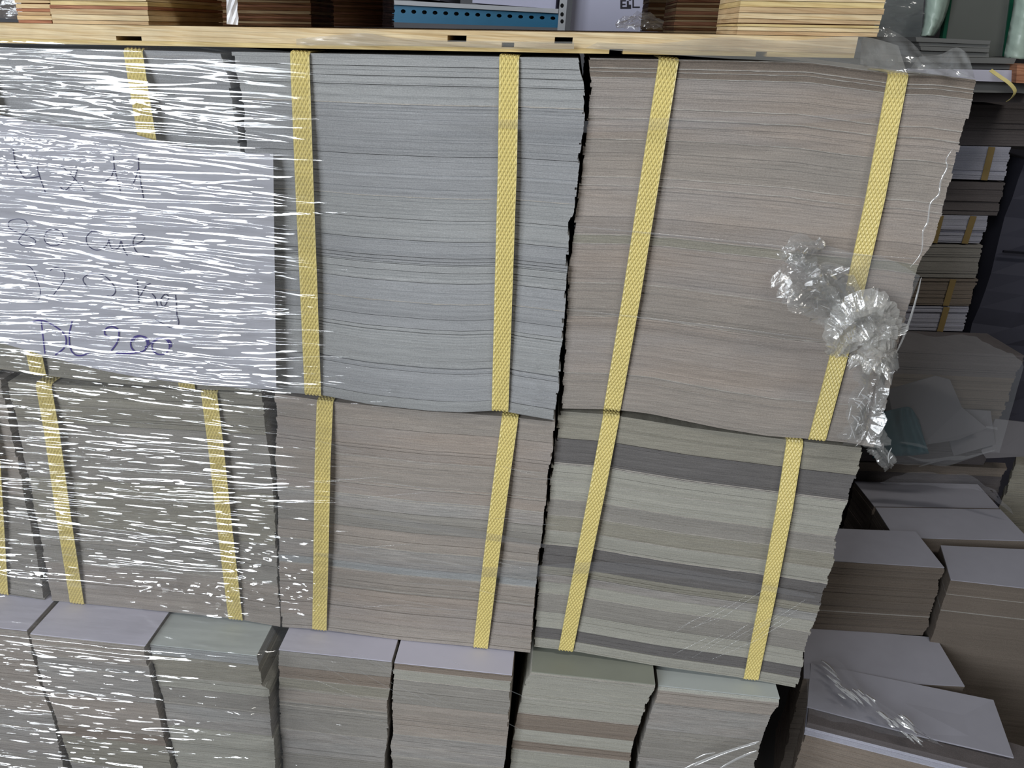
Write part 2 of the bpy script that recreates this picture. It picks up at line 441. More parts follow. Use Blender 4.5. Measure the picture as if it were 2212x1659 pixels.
T3 = [
 ('low bundle cut by the left picture edge beside the wide black gap', (-130, 1270), (112, 1300), (-190, 1335), (60, 1362),
  [(-150, 1500), (-120, 1720)], [(68, 1400), (95, 1500), (120, 1560), (150, 1720)], [(.5, 'taupe'), (.8, 'mix'), (1, 'stone')], 'top_lilac', 31),
 ('low bundle with lilac top under the left end of the wrapped tier', (139, 1302), (366, 1324), (64, 1371), (319, 1392),
  [(70, 1392), (92, 1480), (122, 1560), (135, 1600), (165, 1700)], [(312, 1400), (322, 1440), (334, 1500), (350, 1570), (368, 1640), (380, 1700)], [(.12, 'taupe'), (.35, 'mix'), (.55, 'taupe'), (.62, 'brown'), (.8, 'olive'), (1, 'mix')], 'top_lilac', 32),
 ('low bundle with greenish grey top left of the widest low gap', (366, 1325), (604, 1354), (322, 1395), (556, 1412),
  [(330, 1440), (348, 1500), (362, 1570), (378, 1640), (392, 1700)], [(568, 1480), (582, 1490), (588, 1560), (594, 1620), (597, 1690)], [(.06, 'cool'), (.18, 'olive'), (.25, 'sage'), (.36, 'stone'), (.50, 'mix'), (.75, 'sage'), (1, 'sage')], 'top_mist', 33),
 ('low bundle with lilac top and a black gap on its left', (612, 1362), (862, 1383), (600, 1403), (848, 1428),
  [(600, 1440), (602, 1500), (604, 1580), (612, 1690)], [(846, 1460), (842, 1500), (838, 1530), (840, 1590), (832, 1630), (834, 1690)], [(.10, 'stone'), (.17, 'brown'), (.24, 'olive'), (.32, 'taupe'), (.5, 'stone'), (.66, 'mix'), (.8, 'stone'), (1, 'taupe')], 'top_lilac', 34),
 ('low bundle with pale lilac top beneath the right strap of the taupe bundle', (862, 1385), (1110, 1410), (850, 1430), (1108, 1458),
  [(846, 1480), (846, 1540), (848, 1580), (842, 1610), (848, 1690)], [(1104, 1490), (1100, 1560), (1092, 1640), (1084, 1690)], [(.04, 'brown'), (.10, 'sage'), (.25, 'stone'), (.45, 'taupe'), (.6, 'mix'), (.75, 'stone'), (1, 'mix')], 'top_lilac', 35),
 ('low bundle with dark olive top and two brown bands', (1154, 1397), (1414, 1437), (1149, 1446), (1417, 1483),
  [(1134, 1470), (1118, 1540), (1104, 1600), (1098, 1700)], [(1415, 1490), (1398, 1520), (1386, 1560), (1366, 1620), (1358, 1680)], [(.27, 'sage'), (.38, 'brown'), (.46, 'sage'), (.52, 'brown'), (1, 'sage')], 'top_olive', 36),
 ('rightmost low bundle with grey top, its side leaning inward', (1414, 1439), (1673, 1478), (1420, 1473), (1685, 1515),
  [(1420, 1500), (1404, 1540), (1380, 1620), (1370, 1690)], [(1684, 1524), (1660, 1560), (1648, 1600), (1632, 1650), (1624, 1690)], [(.03, 'pale'), (.12, 'taupe'), (.3, 'mix'), (.5, 'stone'), (.7, 'mix'), (1, 'stone')], 'top_mist', 37),
]
for lb, bl, br, fl, fr, lp, rp, ly, tp, sd in T3:
    tier3(lb, bl, br, fl, fr, lp, rp, ly, tp, sd)

# ---- second tier
Y2, Y1 = 0.0, -0.006
f = Face(Y2, [(-190, 790), (-140, 1000), (-80, 1290)], [(8, 850), (38, 990), (62, 1110), (80, 1200), (98, 1300)], [(-190, 780), (8, 822)], [(-80, 1268), (98, 1296)])
cap_top(f, bot1)
r_, b_ = bundle('strapped bundle cut by the left picture edge in the middle tier', f, [(.5, 'taupe'), (1, 'stone')], seed=21, n=6)
strap(r_, b_, [(-40, 815), (-15, 1000), (4, 1288)], Y2, face=f)
f = Face(Y2, [(16, 830), (46, 960), (72, 1090), (92, 1190), (112, 1300)], [(567, 845), (572, 900), (583, 990), (592, 1050), (598, 1200), (606, 1350)],
         [(16, 825), (200, 834), (405, 843), (567, 850)], [(112, 1297), (330, 1318), (508, 1336), (606, 1354)])
cap_top(f, bot1)
r_, b_ = bundle('brownish bundle with two straps under dense film streaks', f, [(.16, 'olive'), (.4, 'stone'), (.62, 'olive'), (.8, 'stone'), (1, 'taupe')], seed=22, n=14, frays=.01)
strap(r_, b_, [(92, 818), (112, 930), (137, 1110), (166, 1298)], Y2, face=f)
strap(r_, b_, [(452, 850), (466, 960), (487, 1150), (509, 1335)], Y2, face=f)
f = Face(Y2, [(592, 848), (598, 930), (593, 980), (600, 1080), (600, 1180), (604, 1260), (608, 1360)],
         [(1200, 912), (1196, 960), (1186, 1020), (1180, 1080), (1172, 1150), (1162, 1220), (1155, 1300), (1147, 1408)],
         [(592, 850), (700, 866), (900, 886), (1095, 900), (1200, 912)], [(608, 1354), (690, 1359), (862, 1382), (1040, 1398), (1147, 1410)])
cap_top(f, bot1)
r_, b_ = bundle('taupe bundle with two straps in the middle of the stack', f,
  [(.08, 'taupe'), (.2, 'warm'), (.3, 'taupe'), (.36, 'warm'), (.42, 'mix'), (.50, 'stone'), (.58, 'taupe'), (.66, 'mix'), (.69, 'cool'), (.78, 'taupe'), (.93, 'warm'), (1, 'taupe')], seed=23, n=16, frays=.02)
strap(r_, b_, [(702, 866), (697, 1000), (694, 1180), (690, 1359)], Y2, face=f)
strap(r_, b_, [(1102, 897), (1080, 1060), (1058, 1230), (1038, 1398)], Y2, face=f)
f = Face(Y2 + 0.008, [(1208, 893), (1200, 960), (1186, 1040), (1178, 1150), (1165, 1230), (1157, 1310), (1151, 1396)],
         [(1866, 972), (1852, 1020), (1833, 1072), (1820, 1110), (1806, 1160), (1800, 1220), (1788, 1250), (1772, 1310), (1758, 1350), (1742, 1400), (1732, 1440), (1722, 1484)],
         [(1208, 888), (1320, 896), (1500, 925), (1700, 950), (1866, 968)], [(1151, 1396), (1240, 1406), (1420, 1438), (1620, 1466), (1722, 1485)])
cap_top(f, bot1)
r_, b_ = bundle('grey striped bundle of dark and pale layers at the lower right corner', f,
  [(.10, 'olive'), (.20, 'dark'), (.265, 'sage'), (.34, 'sage'), (.405, 'stone'), (.47, 'olive'), (.53, 'sage'), (.575, 'dark'), (.625, 'dark'), (.66, 'olive'), (.695, 'mix'), (.745, 'sage'), (.83, 'stone'), (.905, 'sage'), (.955, 'dark'), (1, 'sage')],
  seed=24, n=18, jag=.0012, frays=.012, gaps=.03)
strap(r_, b_, [(1321, 895), (1290, 1060), (1256, 1230), (1222, 1404)], Y2 + 0.008, face=f)
strap(r_, b_, [(1718, 950), (1694, 1100), (1662, 1270), (1622, 1467)], Y2 + 0.008, face=f)

# ---- first tier
f = Face(Y1 + 0.004, [(-190, 100), (-150, 400), (-110, 785)], [(478, 116), (496, 180), (506, 230), (520, 330), (545, 560), (566, 840)],
         [(-190, 98), (0, 100), (290, 108), (430, 112), (478, 116)], [(-110, 780), (60, 806), (200, 824), (405, 840), (566, 846)])
cap_top(f, deck_under)
r_, b_ = bundle('smooth grey bundle behind the handwritten card', f, [(.11, 'bluegrey'), (.21, 'bluegrey'), (.30, 'bluegrey'), (.6, 'bluegrey'), (.85, 'stone'), (1, 'olive')], seed=11, n=14, gaps=.008, frays=.003, yj=.0001)
strap(r_, b_, [(289, 124), (300, 190), (330, 370), (370, 620), (405, 842)], Y1 + 0.004, offs=[.002, .009, .010, .008, .0018], face=f)
strap(r_, b_, [(-40, 118), (-10, 300), (40, 600), (84, 812)], Y1 + 0.004, offs=[.002, .008, .009, .0018], face=f)
f = Face(Y1, [(499, 88), (505, 120), (522, 180), (530, 330), (552, 560), (590, 850)],
         [(1252, 104), (1260, 150), (1266, 200), (1262, 260), (1252, 340), (1246, 400), (1240, 450), (1231, 470), (1229, 520), (1225, 600), (1221, 650), (1216, 720), (1212, 770), (1208, 830), (1197, 907)],
         [(499, 88), (640, 96), (800, 97), (1000, 100), (1100, 106), (1252, 105)], [(590, 846), (690, 853), (800, 874), (930, 888), (1000, 891), (1080, 886), (1110, 893), (1197, 908)])
cap_top(f, deck_under)
r_, b_ = bundle('blue grey bundle with two straps in the centre of the top tier', f,
  [(.05, 'cool'), (.118, 'cool'), (.25, 'bluegrey'), (.36, 'bluegrey'), (.48, 'cool'), (.545, 'bluegrey'), (.60, 'cool'), (.66, 'bluegrey'), (.74, 'bluegrey'), (.86, 'cool'), (.965, 'bluegrey'), (1, 'cool')],
  seed=12, n=24, gaps=.035, frays=.003, jag=.0009)
strap(r_, b_, [(647, 97), (657, 380), (667, 620), (676, 852)], Y1, face=f)
strap(r_, b_, [(1101, 108), (1096, 360), (1088, 620), (1080, 887)], Y1, face=f)
f = Face(Y1 + 0.008, [(1275, 105), (1278, 150), (1271, 230), (1262, 300), (1252, 400), (1240, 480), (1228, 580), (1224, 690), (1217, 800), (1212, 886)],
         [(2109, 172), (2102, 200), (2096, 240), (2076, 305), (2047, 420), (2020, 520), (1992, 556), (1962, 660), (1940, 750), (1920, 850), (1889, 966)],
         [(1275, 102), (1370, 112), (1445, 116), (1500, 122), (1600, 124), (1720, 130), (1850, 148), (1938, 160), (2030, 162), (2109, 172)],
         [(1212, 882), (1320, 884), (1400, 893), (1560, 926), (1660, 942), (1764, 949), (1830, 956), (1889, 966)])
cap_top(f, deck_under)
r_, b_ = bundle('rosy taupe bundle with two straps and a film knot at the upper right corner', f,
  [(.045, 'brown'), (.12, 'warm'), (.20, 'warm'), (.30, 'taupe'), (.46, 'warm'), (.485, 'olive'), (.60, 'warm'), (.70, 'taupe'), (.88, 'warm'), (1, 'taupe')],
  seed=13, n=24, gaps=.012, frays=.028, jag=.0008)
strap(r_, b_, [(1446, 118), (1408, 360), (1364, 640), (1322, 882)], Y1 + 0.008, face=f)
strap(r_, b_, [(1940, 162), (1890, 430), (1830, 700), (1765, 948)], Y1 + 0.008, face=f)

# pallet that carries the stack (below the frame)
pal = thing('wooden_pallet', 'wooden pallet beneath the stack of board bundles', 'pallet', (-0.15, 0.3, 0))
mb = MB(); mb.box(-0.80, 0.255, -0.02, 0.72, 0.128, 0.1495); mb.build('deck_board', MAT['ply_tan'], pal, (-0.15, 0.3, 0))
for bx in (-0.75, -0.23, 0.14):
    for by in (0.0, 0.3, 0.6):
        mb = MB(); mb.box(bx, bx + 0.10, by, by + 0.10, 0.0, 0.128); mb.build('block', MAT['ply_red'], pal, (-0.15, 0.3, 0))

# ------------------------------------------------------------------ upper pallet of plywood
q0, q1 = at(0, 50, Y1), at(1850, 80, Y1)
slope = (q1[2] - q0[2]) / (q1[0] - q0[0])
TH = 0.0152
def ztop(x): return q0[2] + slope * (x - q0[0])
XL, XR = -0.72, at(1852, 90, Y1)[0]
up = thing('plywood_pallet', 'plywood pallet lying on top of the strapped board bundles', 'pallet', (-0.1, 0.3, 0.97))
UB = (-0.1, 0.3, 0.97)
def skew_box(mb, x0, x1, y0, y1, d0, d1, mi=0, x0b=None, tone=0.0):
    """box following the tilt of the deck; d0,d1 are heights relative to the deck top"""
    P = []
    for d in (d0, d1):
        P += [(x0, y0, ztop(x0) + d), (x1, y0, ztop(x1) + d), (x1, y1, ztop(x1) + d), (x0, y1, ztop(x0) + d)]
    mb.hexa(P, mi, tone)
def px_x(px, py=75, y=Y1): return at(px, py, y)[0]
def ply(d0, d1, cuts, mat, name='deck_ply'):
    prev = XL
    for a, b in cuts + [(XR, None)]:
        mb = MB(); skew_box(mb, prev, a, Y1, 0.97, -d1, -d0)
        mb.build(name, MAT[mat], up, UB); prev = b
ply(0.0, 0.0036, [], 'ply_pale')
ply(0.0037, 0.0082, [(px_x(967), px_x(1008)), (px_x(1199), px_x(1238))], 'ply_pale')
ply(0.0083, 0.0116, [(px_x(250), px_x(305)), (px_x(1085), px_x(1112))], 'ply_pale')
ply(0.0117, TH, [(px_x(1320), px_x(1350)), (px_x(1640), px_x(1664))], 'ply_yellow')

def block(px0, px1, pyb, yf, length, plies, H=0.079):
    x0, x1 = at(px0, pyb, yf)[0], at(px1, pyb, yf)[0]
    if x0 > x1: x0, x1 = x1, x0
    ob = MB(); 
    skew_box(ob, x0 + .003, x1 - .003, yf + .003, yf + length - .003, 0.0006, H - .001)
    core = ob.build('block', MAT['ply_dark'], up, UB)
    d = 0.0004; r = random.Random(int(px0)); i = 0
    while d < H - .001:
        th = r.choice([0.0030, 0.0036, 0.0042, 0.0026]); th = min(th, H - d)
        mb = MB(); j = r.uniform(-.0006, .0008)
        skew_box(mb, x0 + r.uniform(-.0008, .0006), x1 + r.uniform(-.0006, .0008), yf + j, yf + length + j, d, d + th - (0.0003 if r.random() < .7 else 0.0009))
        o = mb.build('ply', MAT[plies[i % len(plies)]], up, UB); o.parent = core
        i += 1; d += th
    return core
block(113, 321, 50, Y1 + .002, 0.155, ['ply_tan', 'ply_pale', 'ply_tan', 'ply_red', 'ply_yellow', 'ply_pale', 'ply_red'])
block(40, 112, 47, Y1 + .045, 0.12, ['ply_red', 'ply_pale', 'ply_tan'])
block(390, 672, 60, 0.44, 0.11, ['ply_dark', 'ply_tan', 'ply_dark', 'ply_red'])
block(620, 826, 60, 0.84, 0.10, ['ply_dark', 'ply_red', 'ply_dark'])
block(1590, 1896, 74, Y1 + .002, 0.105, ['ply_tan', 'ply_pale', 'ply_yellow', 'ply_tan', 'ply_pale', 'ply_tan', 'ply_yellow', 'ply_pale'])
block(1455, 1640, 66, 0.44, 0.15, ['ply_tan', 'ply_dark', 'ply_tan', 'ply_red'])
block(1395, 1500, 64, 0.82, 0.14, ['ply_dark', 'ply_tan', 'ply_dark'])
mb = MB(); skew_box(mb, XL, XR + .03, Y1, 0.97, 0.0795, 0.095); mb.build('top_deck', MAT['ply_tan'], up, UB)
mb = MB()   # load edge of the next pallet's goods pressed on it is out of the picture
# strip of white film hanging between the blocks
mb = MB(); n = 14
for i in range(n + 1):
    zz = ztop(-0.27) + 0.001 + i * 0.0056
    for j, px in enumerate((491, 497, 503, 509, 515)):
        p = at(px + rnd.uniform(-1, 1), 58, 0.012)
        mb.v.append((p[0], 0.012 + 0.0015 * ((i + j) % 2) + rnd.uniform(-.0006, .0006), zz))
for i in range(n):
    for j in range(4): a = i * 5 + j; mb.face((a, a + 1, a + 6, a + 5))
o = mb.build('film_strip', plain_mat('white_film', srgb(222, 222, 226), 0.3, 0.12, 90, spec=0.6), up, UB)
o['label'] = 'strip of white film hanging beside a plywood block'

# ------------------------------------------------------------------ handwritten card
YC = -0.0195
cb = at(300, 830, YC)
card = thing('handwritten_card', 'grey card with blue handwriting held flat under the stretch film', 'card', tuple(cb))
top_px = [(-60, 235), (60, 262), (150, 276), (215, 282), (290, 290), (345, 306), (420, 322), (500, 330), (590, 332)]
bot_px = [(-60, 726), (0, 740), (120, 775), (220, 800), (300, 815), (400, 828), (500, 836), (560, 840), (597, 842)]
mb = MB(); n = 8; m = 10
for k in range(2):
    for j in range(m + 1):
        for i in range(n + 1):
            a = np.array(top_px[i], float); b = np.array(bot_px[i], float); p = a + (b - a) * j / m
            yy = YC + (0.004 if j == 0 else 0) + k * 0.0009 + 0.0016 * math.sin(i * .8 + j * .3)
            mb.v.append(tuple(at(p[0], p[1], yy)))
st = (n + 1) * (m + 1)
for j in range(m):
    for i in range(n):
        a = j * (n + 1) + i
        mb.face((a, a + n + 1, a + n + 2, a + 1)); mb.face((st + a, st + a + 1, st + a + n + 2, st + a + n + 1))
for i in range(n):
    mb.face((i, i + 1, st + i + 1, st + i)); a = m * (n + 1) + i; mb.face((a, st + a, st + a + 1, a + 1))
for j in range(m):
    a = j * (n + 1) + n; mb.face((a, a + n + 1, st + a + n + 1, st + a)); a = j * (n + 1); mb.face((a, st + a, st + a + n + 1, a + n + 1))
mb.build('card_sheet', MAT['card'], card, tuple(cb), smooth=False)

def smooth_poly(P, k=6):
    P = np.array(P, float); out = []
    for i in range(len(P) - 1):
        p0 = P[max(i - 1, 0)]; p1 = P[i]; p2 = P[i + 1]; p3 = P[min(i + 2, len(P) - 1)]
        for q in range(k):
            t = q / k
            out.append(0.5 * ((2 * p1) + (-p0 + p2) * t + (2 * p0 - 5 * p1 + 4 * p2 - p3) * t * t + (-p0 + 3 * p1 - 3 * p2 + p3) * t ** 3))
    out.append(P[-1]); return np.array(out)
def ell(cx, cy, rx, ry, a0=200, a1=560, rot=0):
    return [(cx + rx * math.cos(math.radians(a)), cy + ry * math.sin(math.radians(a))) for a in np.linspace(a0, a1, 12)]
def card_y(p):
    """card surface depth under pixel p"""
    tx = np.array(top_px, float); bx = np.array(bot_px, float); j = np.clip((p[1] - 290) / 540, 0, 1)
    xs = tx[:, 0] + (bx[:, 0] - tx[:, 0]) * j
    i = np.interp(p[0], xs, np.arange(9)); ii = int(min(i, 7.999)); fr = i - ii; jj = j * 10
    y = lambda a: 0.0016 * math.sin(a * .8 + jj * .3)
    return YC + y(ii) * (1 - fr) + y(ii + 1) * fr
def writing(strokes, wpx, mat, name):
    mb = MB()
    for s in strokes:
        P = smooth_poly(s) if len(s) > 2 else np.array([np.array(s[0]) + (np.array(s[1]) - np.array(s[0])) * k / 6 for k in range(7)], float)
        T = np.gradient(P, axis=0); T /= (np.linalg.norm(T, axis=1)[:, None] + 1e-9)
        b = len(mb.v)
        for p, t in zip(P, T):
            nn = np.array([-t[1], t[0]]) * wpx / 2
            for sg in (-1, 1):
                q = p + nn * sg; mb.v.append(tuple(at(q[0], q[1], card_y(p) - 0.0005)))
        for i in range(len(P) - 1): a = b + 2 * i; mb.face((a, a + 1, a + 3, a + 2))
    return mb.build(name, mat, card, tuple(cb))
writing([[(28, 322), (31, 345), (33, 357), (42, 368), (54, 384), (86, 381)], [(80, 359), (84, 377), (98, 416)],
         [(118, 359), (122, 356), (134, 360), (163, 388), (182, 412)], [(168, 362), (160, 388), (150, 403), (140, 411), (130, 404)],
         [(245, 338), (247, 363), (254, 390), (261, 418)], [(247, 363), (240, 381), (227, 392)],
         [(299, 335), (299, 360), (304, 395), (310, 429)], [(299, 362), (294, 380), (288, 395)],
         [(60, 490), (55, 477), (38, 473), (20, 478), (20, 492), (40, 503), (66, 512), (77, 522), (66, 531), (48, 530), (40, 520), (50, 506), (62, 492)],
         ell(116, 513, 21, 18), [(210, 500), (198, 500), (189, 508), (186, 518), (192, 532), (206, 540), (221, 538), (231, 528), (235, 518)],
         [(235, 518), (238, 531), (244, 538), (256, 535), (261, 521), (266, 536), (275, 552)],
         [(270, 530), (290, 528), (305, 522), (312, 513), (304, 506), (292, 511), (287, 525), (294, 543), (308, 552), (323, 556)],
         [(36, 608), (22, 605), (16, 590), (27, 580), (45, 575), (58, 574), (70, 582), (80, 604), (87, 627), (83, 648), (69, 655), (54, 652)],
         [(108, 585), (119, 578), (133, 582), (140, 594), (136, 609), (123, 627), (112, 641)],
         [(188, 619), (180, 608), (181, 599), (195, 592), (217, 592), (233, 602), (246, 618), (249, 630), (242, 639), (231, 639)],
         [(296, 604), (298, 630), (300, 654)], [(325, 612), (316, 617), (308, 630), (301, 642)], [(328, 634), (336, 645), (340, 663)],
         [(365, 641), (357, 635), (348, 645), (348, 658), (356, 660), (365, 642)], [(379, 637), (381, 660), (382, 680), (386, 697), (379, 708), (366, 707), (350, 698), (335, 690)]],
        1.9, MAT['ink'], 'pen_writing')
writing([[(60, 710), (61, 701), (74, 694), (94, 693), (119, 705), (139, 722), (143, 739), (137, 753), (119, 767)], [(89, 694), (93, 728), (97, 764)],
         [(156, 693), (150, 720), (151, 748), (160, 765), (177, 768), (194, 761)],
         [(237, 729), (226, 721), (230, 709), (244, 706), (256, 714), (254, 737), (240, 758)], [(250, 763), (275, 764), (304, 761)],
         ell(300, 743, 18, 18, 200, 580), ell(304, 739, 17, 13, 180, 420), ell(347, 748, 19, 18, 200, 580), ell(350, 745, 20, 15, 190, 380), [(314, 750), (324, 742), (336, 735), (348, 732)]],
        3.0, MAT['ink_marker'], 'marker_writing')

# ------------------------------------------------------------------ stretch film (one continuous wrap)
FB = (-0.3, -0.03, 0.1)
film = thing('stretch_film', 'clear stretch film wrapped around the stack, streaked with reflections and knotted at the corner', 'stretch film', FB)
def film_sheet():
    rg = np.random.default_rng(5)
    dx, dz = 0.0036, 0.00066
    xs = np.arange(-0.74, -0.09, dx); z0, z1 = 0.10, 0.968
    zs = np.arange(z0, z1, dz); X, Z = np.meshgrid(xs, zs)
    # base depth: clears the straps and card, steps out over the lowest tier
    xk = [-0.74, -0.50, -0.28, -0.20, -0.09]
    y_hi = np.interp(Z, [0.375, 0.40, 0.50, 0.62, 0.68, 0.88, 0.955, 0.968], [-0.012, -0.010, -0.014, -0.020, -0.030, -0.031, -0.026, -0.018])
    y_lo = np.interp(X, [-0.74, -0.40, -0.28, -0.25, -0.09], [-0.066, -0.066, -0.062, -0.050, -0.048])
    s = np.clip((0.418 - Z) / 0.036, 0, 1)
    Y = y_hi * (1 - s) + y_lo * s
    Hh = np.zeros_like(X)
    def ridge(x0, zc, L, w, A, sl):
        i0, i1 = np.searchsorted(xs, [x0 - L * 1.3, x0 + L * 1.3]); half = w * 3.2 + abs(sl) * L * 1.3
        j0, j1 = np.searchsorted(zs, [zc - half, zc + half])
        if i1 <= i0 or j1 <= j0: return
        u = X[j0:j1, i0:i1] - x0; v = Z[j0:j1, i0:i1] - zc - sl * u - 0.004 * np.sin(u * 30 + zc * 900) * L
        Hh[j0:j1, i0:i1] += A * np.exp(-(v / w) ** 2) * np.exp(-(u / L) ** 4)
    for k in range(4100):
        zc = rg.uniform(z0, z1); x0 = rg.uniform(-0.76, -0.08)
        dense = 1.0 if 0.44 < zc < 0.86 else (0.26 if zc >= 0.86 else (0.45 if zc > .37 else 0.55))
        if rg.random() > dense: continue
        if x0 > -0.26 and rg.random() > 0.75: continue
        L = rg.choice([0.014, 0.035, 0.07, 0.13], p=[.14, .30, .34, .22]) * rg.uniform(.7, 1.3)
        w = rg.uniform(0.0006, 0.0015) * (1.0 if rg.random() > .12 else 1.7); sl = rg.normal(0.0, 0.055) + (0.0 if zc > .8 else 0.05 * np.sin(zc * 40 + x0 * 6))
        if zc < 0.40 and rg.random() < .25: sl = rg.normal(-0.35, .15)
        ridge(x0, zc, L, w, w * rg.uniform(0.25, 0.75), sl)
    for k in range(420):                 # long thin stretch lines
        x0 = rg.uniform(-.76, -.22); w = rg.uniform(.00055, .0011)
        ridge(x0, rg.uniform(z0, z1), rg.uniform(.07, .20), w, w * rg.uniform(.3, .7), rg.normal(0.01, .05) if rg.random() < .8 else rg.normal(-.18, .08))
    for k in range(240):
        w = rg.uniform(.0006, .0013)
        ridge(rg.uniform(-.76, -.30), rg.uniform(z0, .37), rg.uniform(.05, .16), w, w * rg.uniform(.35, .75), rg.normal(-.06, .08))
    for k in range(12):                  # taut line over the front edge of the lowest tier
        ridge(rg.uniform(-.66, -.30), .3725 + rg.normal(0, .0012), rg.uniform(.03, .12), .0010, .0007, rg.normal(0, .01))
    for k in range(90):                 # broad, soft folds
        ridge(rg.uniform(-.76, -.1), rg.uniform(z0, z1), rg.uniform(.06, .2), rg.uniform(.004, .009), rg.uniform(.0003, .001), rg.normal(0, .05))
    # crumpled rows along the card's top edge and the foot of the middle tier
    for zc0, zr, cnt, xa, xb in ((0.872, 0.010, 130, -.62, -.36), (0.420, 0.007, 90, -.42, -.27), (0.425, .012, 60, -.72, -.50), (0.455, .022, 120, -.30, -.22)):
        for k in range(cnt):
            ridge(rg.uniform(xa, xb), zc0 + rg.normal(0, zr), rg.uniform(.004, .012), rg.uniform(.001, .002), rg.uniform(.0006, .0014), rg.normal(0, .6))
    Y = Y - Hh
    ez = -0.155 + 0.018 * np.sin(zs * 31) + 0.012 * np.sin(zs * 83 + 1)
    haze = np.clip((ez[:, None] - X) / 0.10, 0.0, 1.0)
    haze = haze * np.interp(Z, [0.10, 0.36, 0.42, 0.6, 0.88, 0.968], [0.85, 0.8, 0.95, 1.0, 1.0, 0.8])
    nz, nx = X.shape
    keep = (X < ez[:, None] + 0.02) & (Z < DK0[2] + DKS * (X - DK0[0]) - DECK_TH + 0.0015)
    idx = np.arange(nz * nx).reshape(nz, nx)
    q = np.stack([idx[:-1, :-1], idx[:-1, 1:], idx[1:, 1:], idx[1:, :-1]], -1)
    km = keep[:-1, 1:]
    quads = q[km]
    used = np.unique(quads); remap = -np.ones(nz * nx, int); remap[used] = np.arange(len(used))
    V = np.stack([X.ravel(), Y.ravel(), Z.ravel()], 1)[used] - np.array(FB)
    me = bpy.data.meshes.new('film_sheet')
    me.vertices.add(len(V)); me.vertices.foreach_set('co', V.ravel())
    Q = remap[quads].astype(np.int32)
    me.loops.add(Q.size); me.polygons.add(len(Q))
    me.loops.foreach_set('vertex_index', Q.ravel()); me.polygons.foreach_set('loop_start', np.arange(0, Q.size, 4, dtype=np.int32)); me.polygons.foreach_set('loop_total', np.full(len(Q), 4, np.int32))
    me.update(calc_edges=True); me.polygons.foreach_set('use_smooth', [True] * len(Q))
    a = me.attributes.new('haze', 'FLOAT', 'POINT'); a.data.foreach_set('value', haze.ravel()[used].astype(np.float32))
    me.materials.append(MAT['film'])
    o = bpy.data.objects.new('film_sheet', me); C.objects.link(o); o.parent = film
film_sheet()

def ribbon(pts, wpx, y, mat, name, jitter=0.0, taper=True, thick=0):
    """narrow fold or band of film lying on the face, pts measured in the photograph"""
    P = smooth_poly(pts, 8) if len(pts) > 2 else np.array([np.array(pts[0], float) + (np.array(pts[1], float) - np.array(pts[0], float)) * k / 10 for k in range(11)])
    T = np.gradient(P, axis=0); T /= (np.linalg.norm(T, axis=1)[:, None] + 1e-9)
    mb = MB(); n = len(P)
    for i, (p, t) in enumerate(zip(P, T)):
        w = wpx * ((math.sin(math.pi * min(1, max(0.02, (i + .3) / n))) ** .5) if taper else 1) / 2
        nn = np.array([-t[1], t[0]]) * w
        jj = rnd.uniform(-jitter, jitter)
        for sg, dy in ((-1, 0), (0, -0.0006 - jj), (1, 0)):
            q = p + nn * sg; mb.v.append(tuple(at(q[0], q[1], y + dy)))
    for i in range(n - 1):
        a = 3 * i
        for k in range(2): mb.face((a + k, a + k + 1, a + k + 4, a + k + 3))
    return mb.build(name, mat, film, FB, smooth=True)
YF = -0.0125
ribbon([(900, 262), (1100, 268), (1260, 274), (1420, 268), (1640, 262), (1900, 250)], 26, YF, MAT['film_band'], 'film_band')
ribbon([(680, 1196), (900, 1226), (1100, 1236), (1300, 1226), (1480, 1240), (1760, 1290)], 24, -0.009, MAT['film_band'], 'film_band')
ribbon([(760, 1110), (1000, 1150), (1180, 1180)], 16, -0.009, MAT['film_band'], 'film_band')
for k in range(16):    # fine tension lines at the foot of the striped bundle
    x0, y0 = rnd.uniform(1440, 1640), rnd.uniform(1350, 1425); l = rnd.uniform(40, 130)
    ribbon([(x0, y0), (x0 + l, y0 - l * rnd.uniform(.35, .8))], 1.6, -0.013, MAT['film_thin'], 'film_crease_glint')
for k in range(22):
    x0, y0 = rnd.uniform(640, 1120), rnd.uniform(930, 1330); l = rnd.uniform(60, 160)
    ribbon([(x0, y0), (x0 + l, y0 + l * rnd.uniform(-.12, .3))], 2.0, -0.010, MAT['film_thin'], 'film_crease_glint')
for k in range(16):
    x0, y0 = rnd.uniform(600, 1350), rnd.uniform(1400, 1560); l = rnd.uniform(60, 170)
    ribbon([(x0, y0), (x0 + l, y0 + l * rnd.uniform(.35, .7))], 1.8, -0.050, MAT['film_thin'], 'film_crease_glint')
for a, b, w in (((1478, 1660), (1640, 1602), 6), ((1500, 1655), (1634, 1606), 3), ((1552, 1662), (1634, 1622), 5), ((1500, 1640), (1545, 1626), 3)):  # bright reflection streaks drawn as whitish ribbons
    ribbon([a, ((a[0] + b[0]) / 2, (a[1] + b[1]) / 2 - 3), b], w, -0.040, MAT['film_glint'], 'film_crease_glint')
# fold running down the corner of the rosy bundle
ribbon([(2058, 322), (2044, 345), (2046, 362), (2032, 392), (2028, 420), (2010, 440), (2004, 480), (1994, 500), (1990, 545), (1966, 578)], 4, YF, MAT['film_glint'], 'corner_fold', .0008)
ribbon([(1990, 600), (1975, 660), (1955, 720), (1935, 765)], 5, YF, MAT['film_glint'], 'corner_fold', .0008)
ribbon([(1240, 488), (1400, 504), (1600, 524), (1830, 548), (1990, 560)], 5, -0.0105, MAT['film_thin'], 'film_crease_glint')
ribbon([(1225, 668), (1400, 688), (1600, 712), (1800, 738)], 4, -0.0105, MAT['film_thin'], 'film_crease_glint')

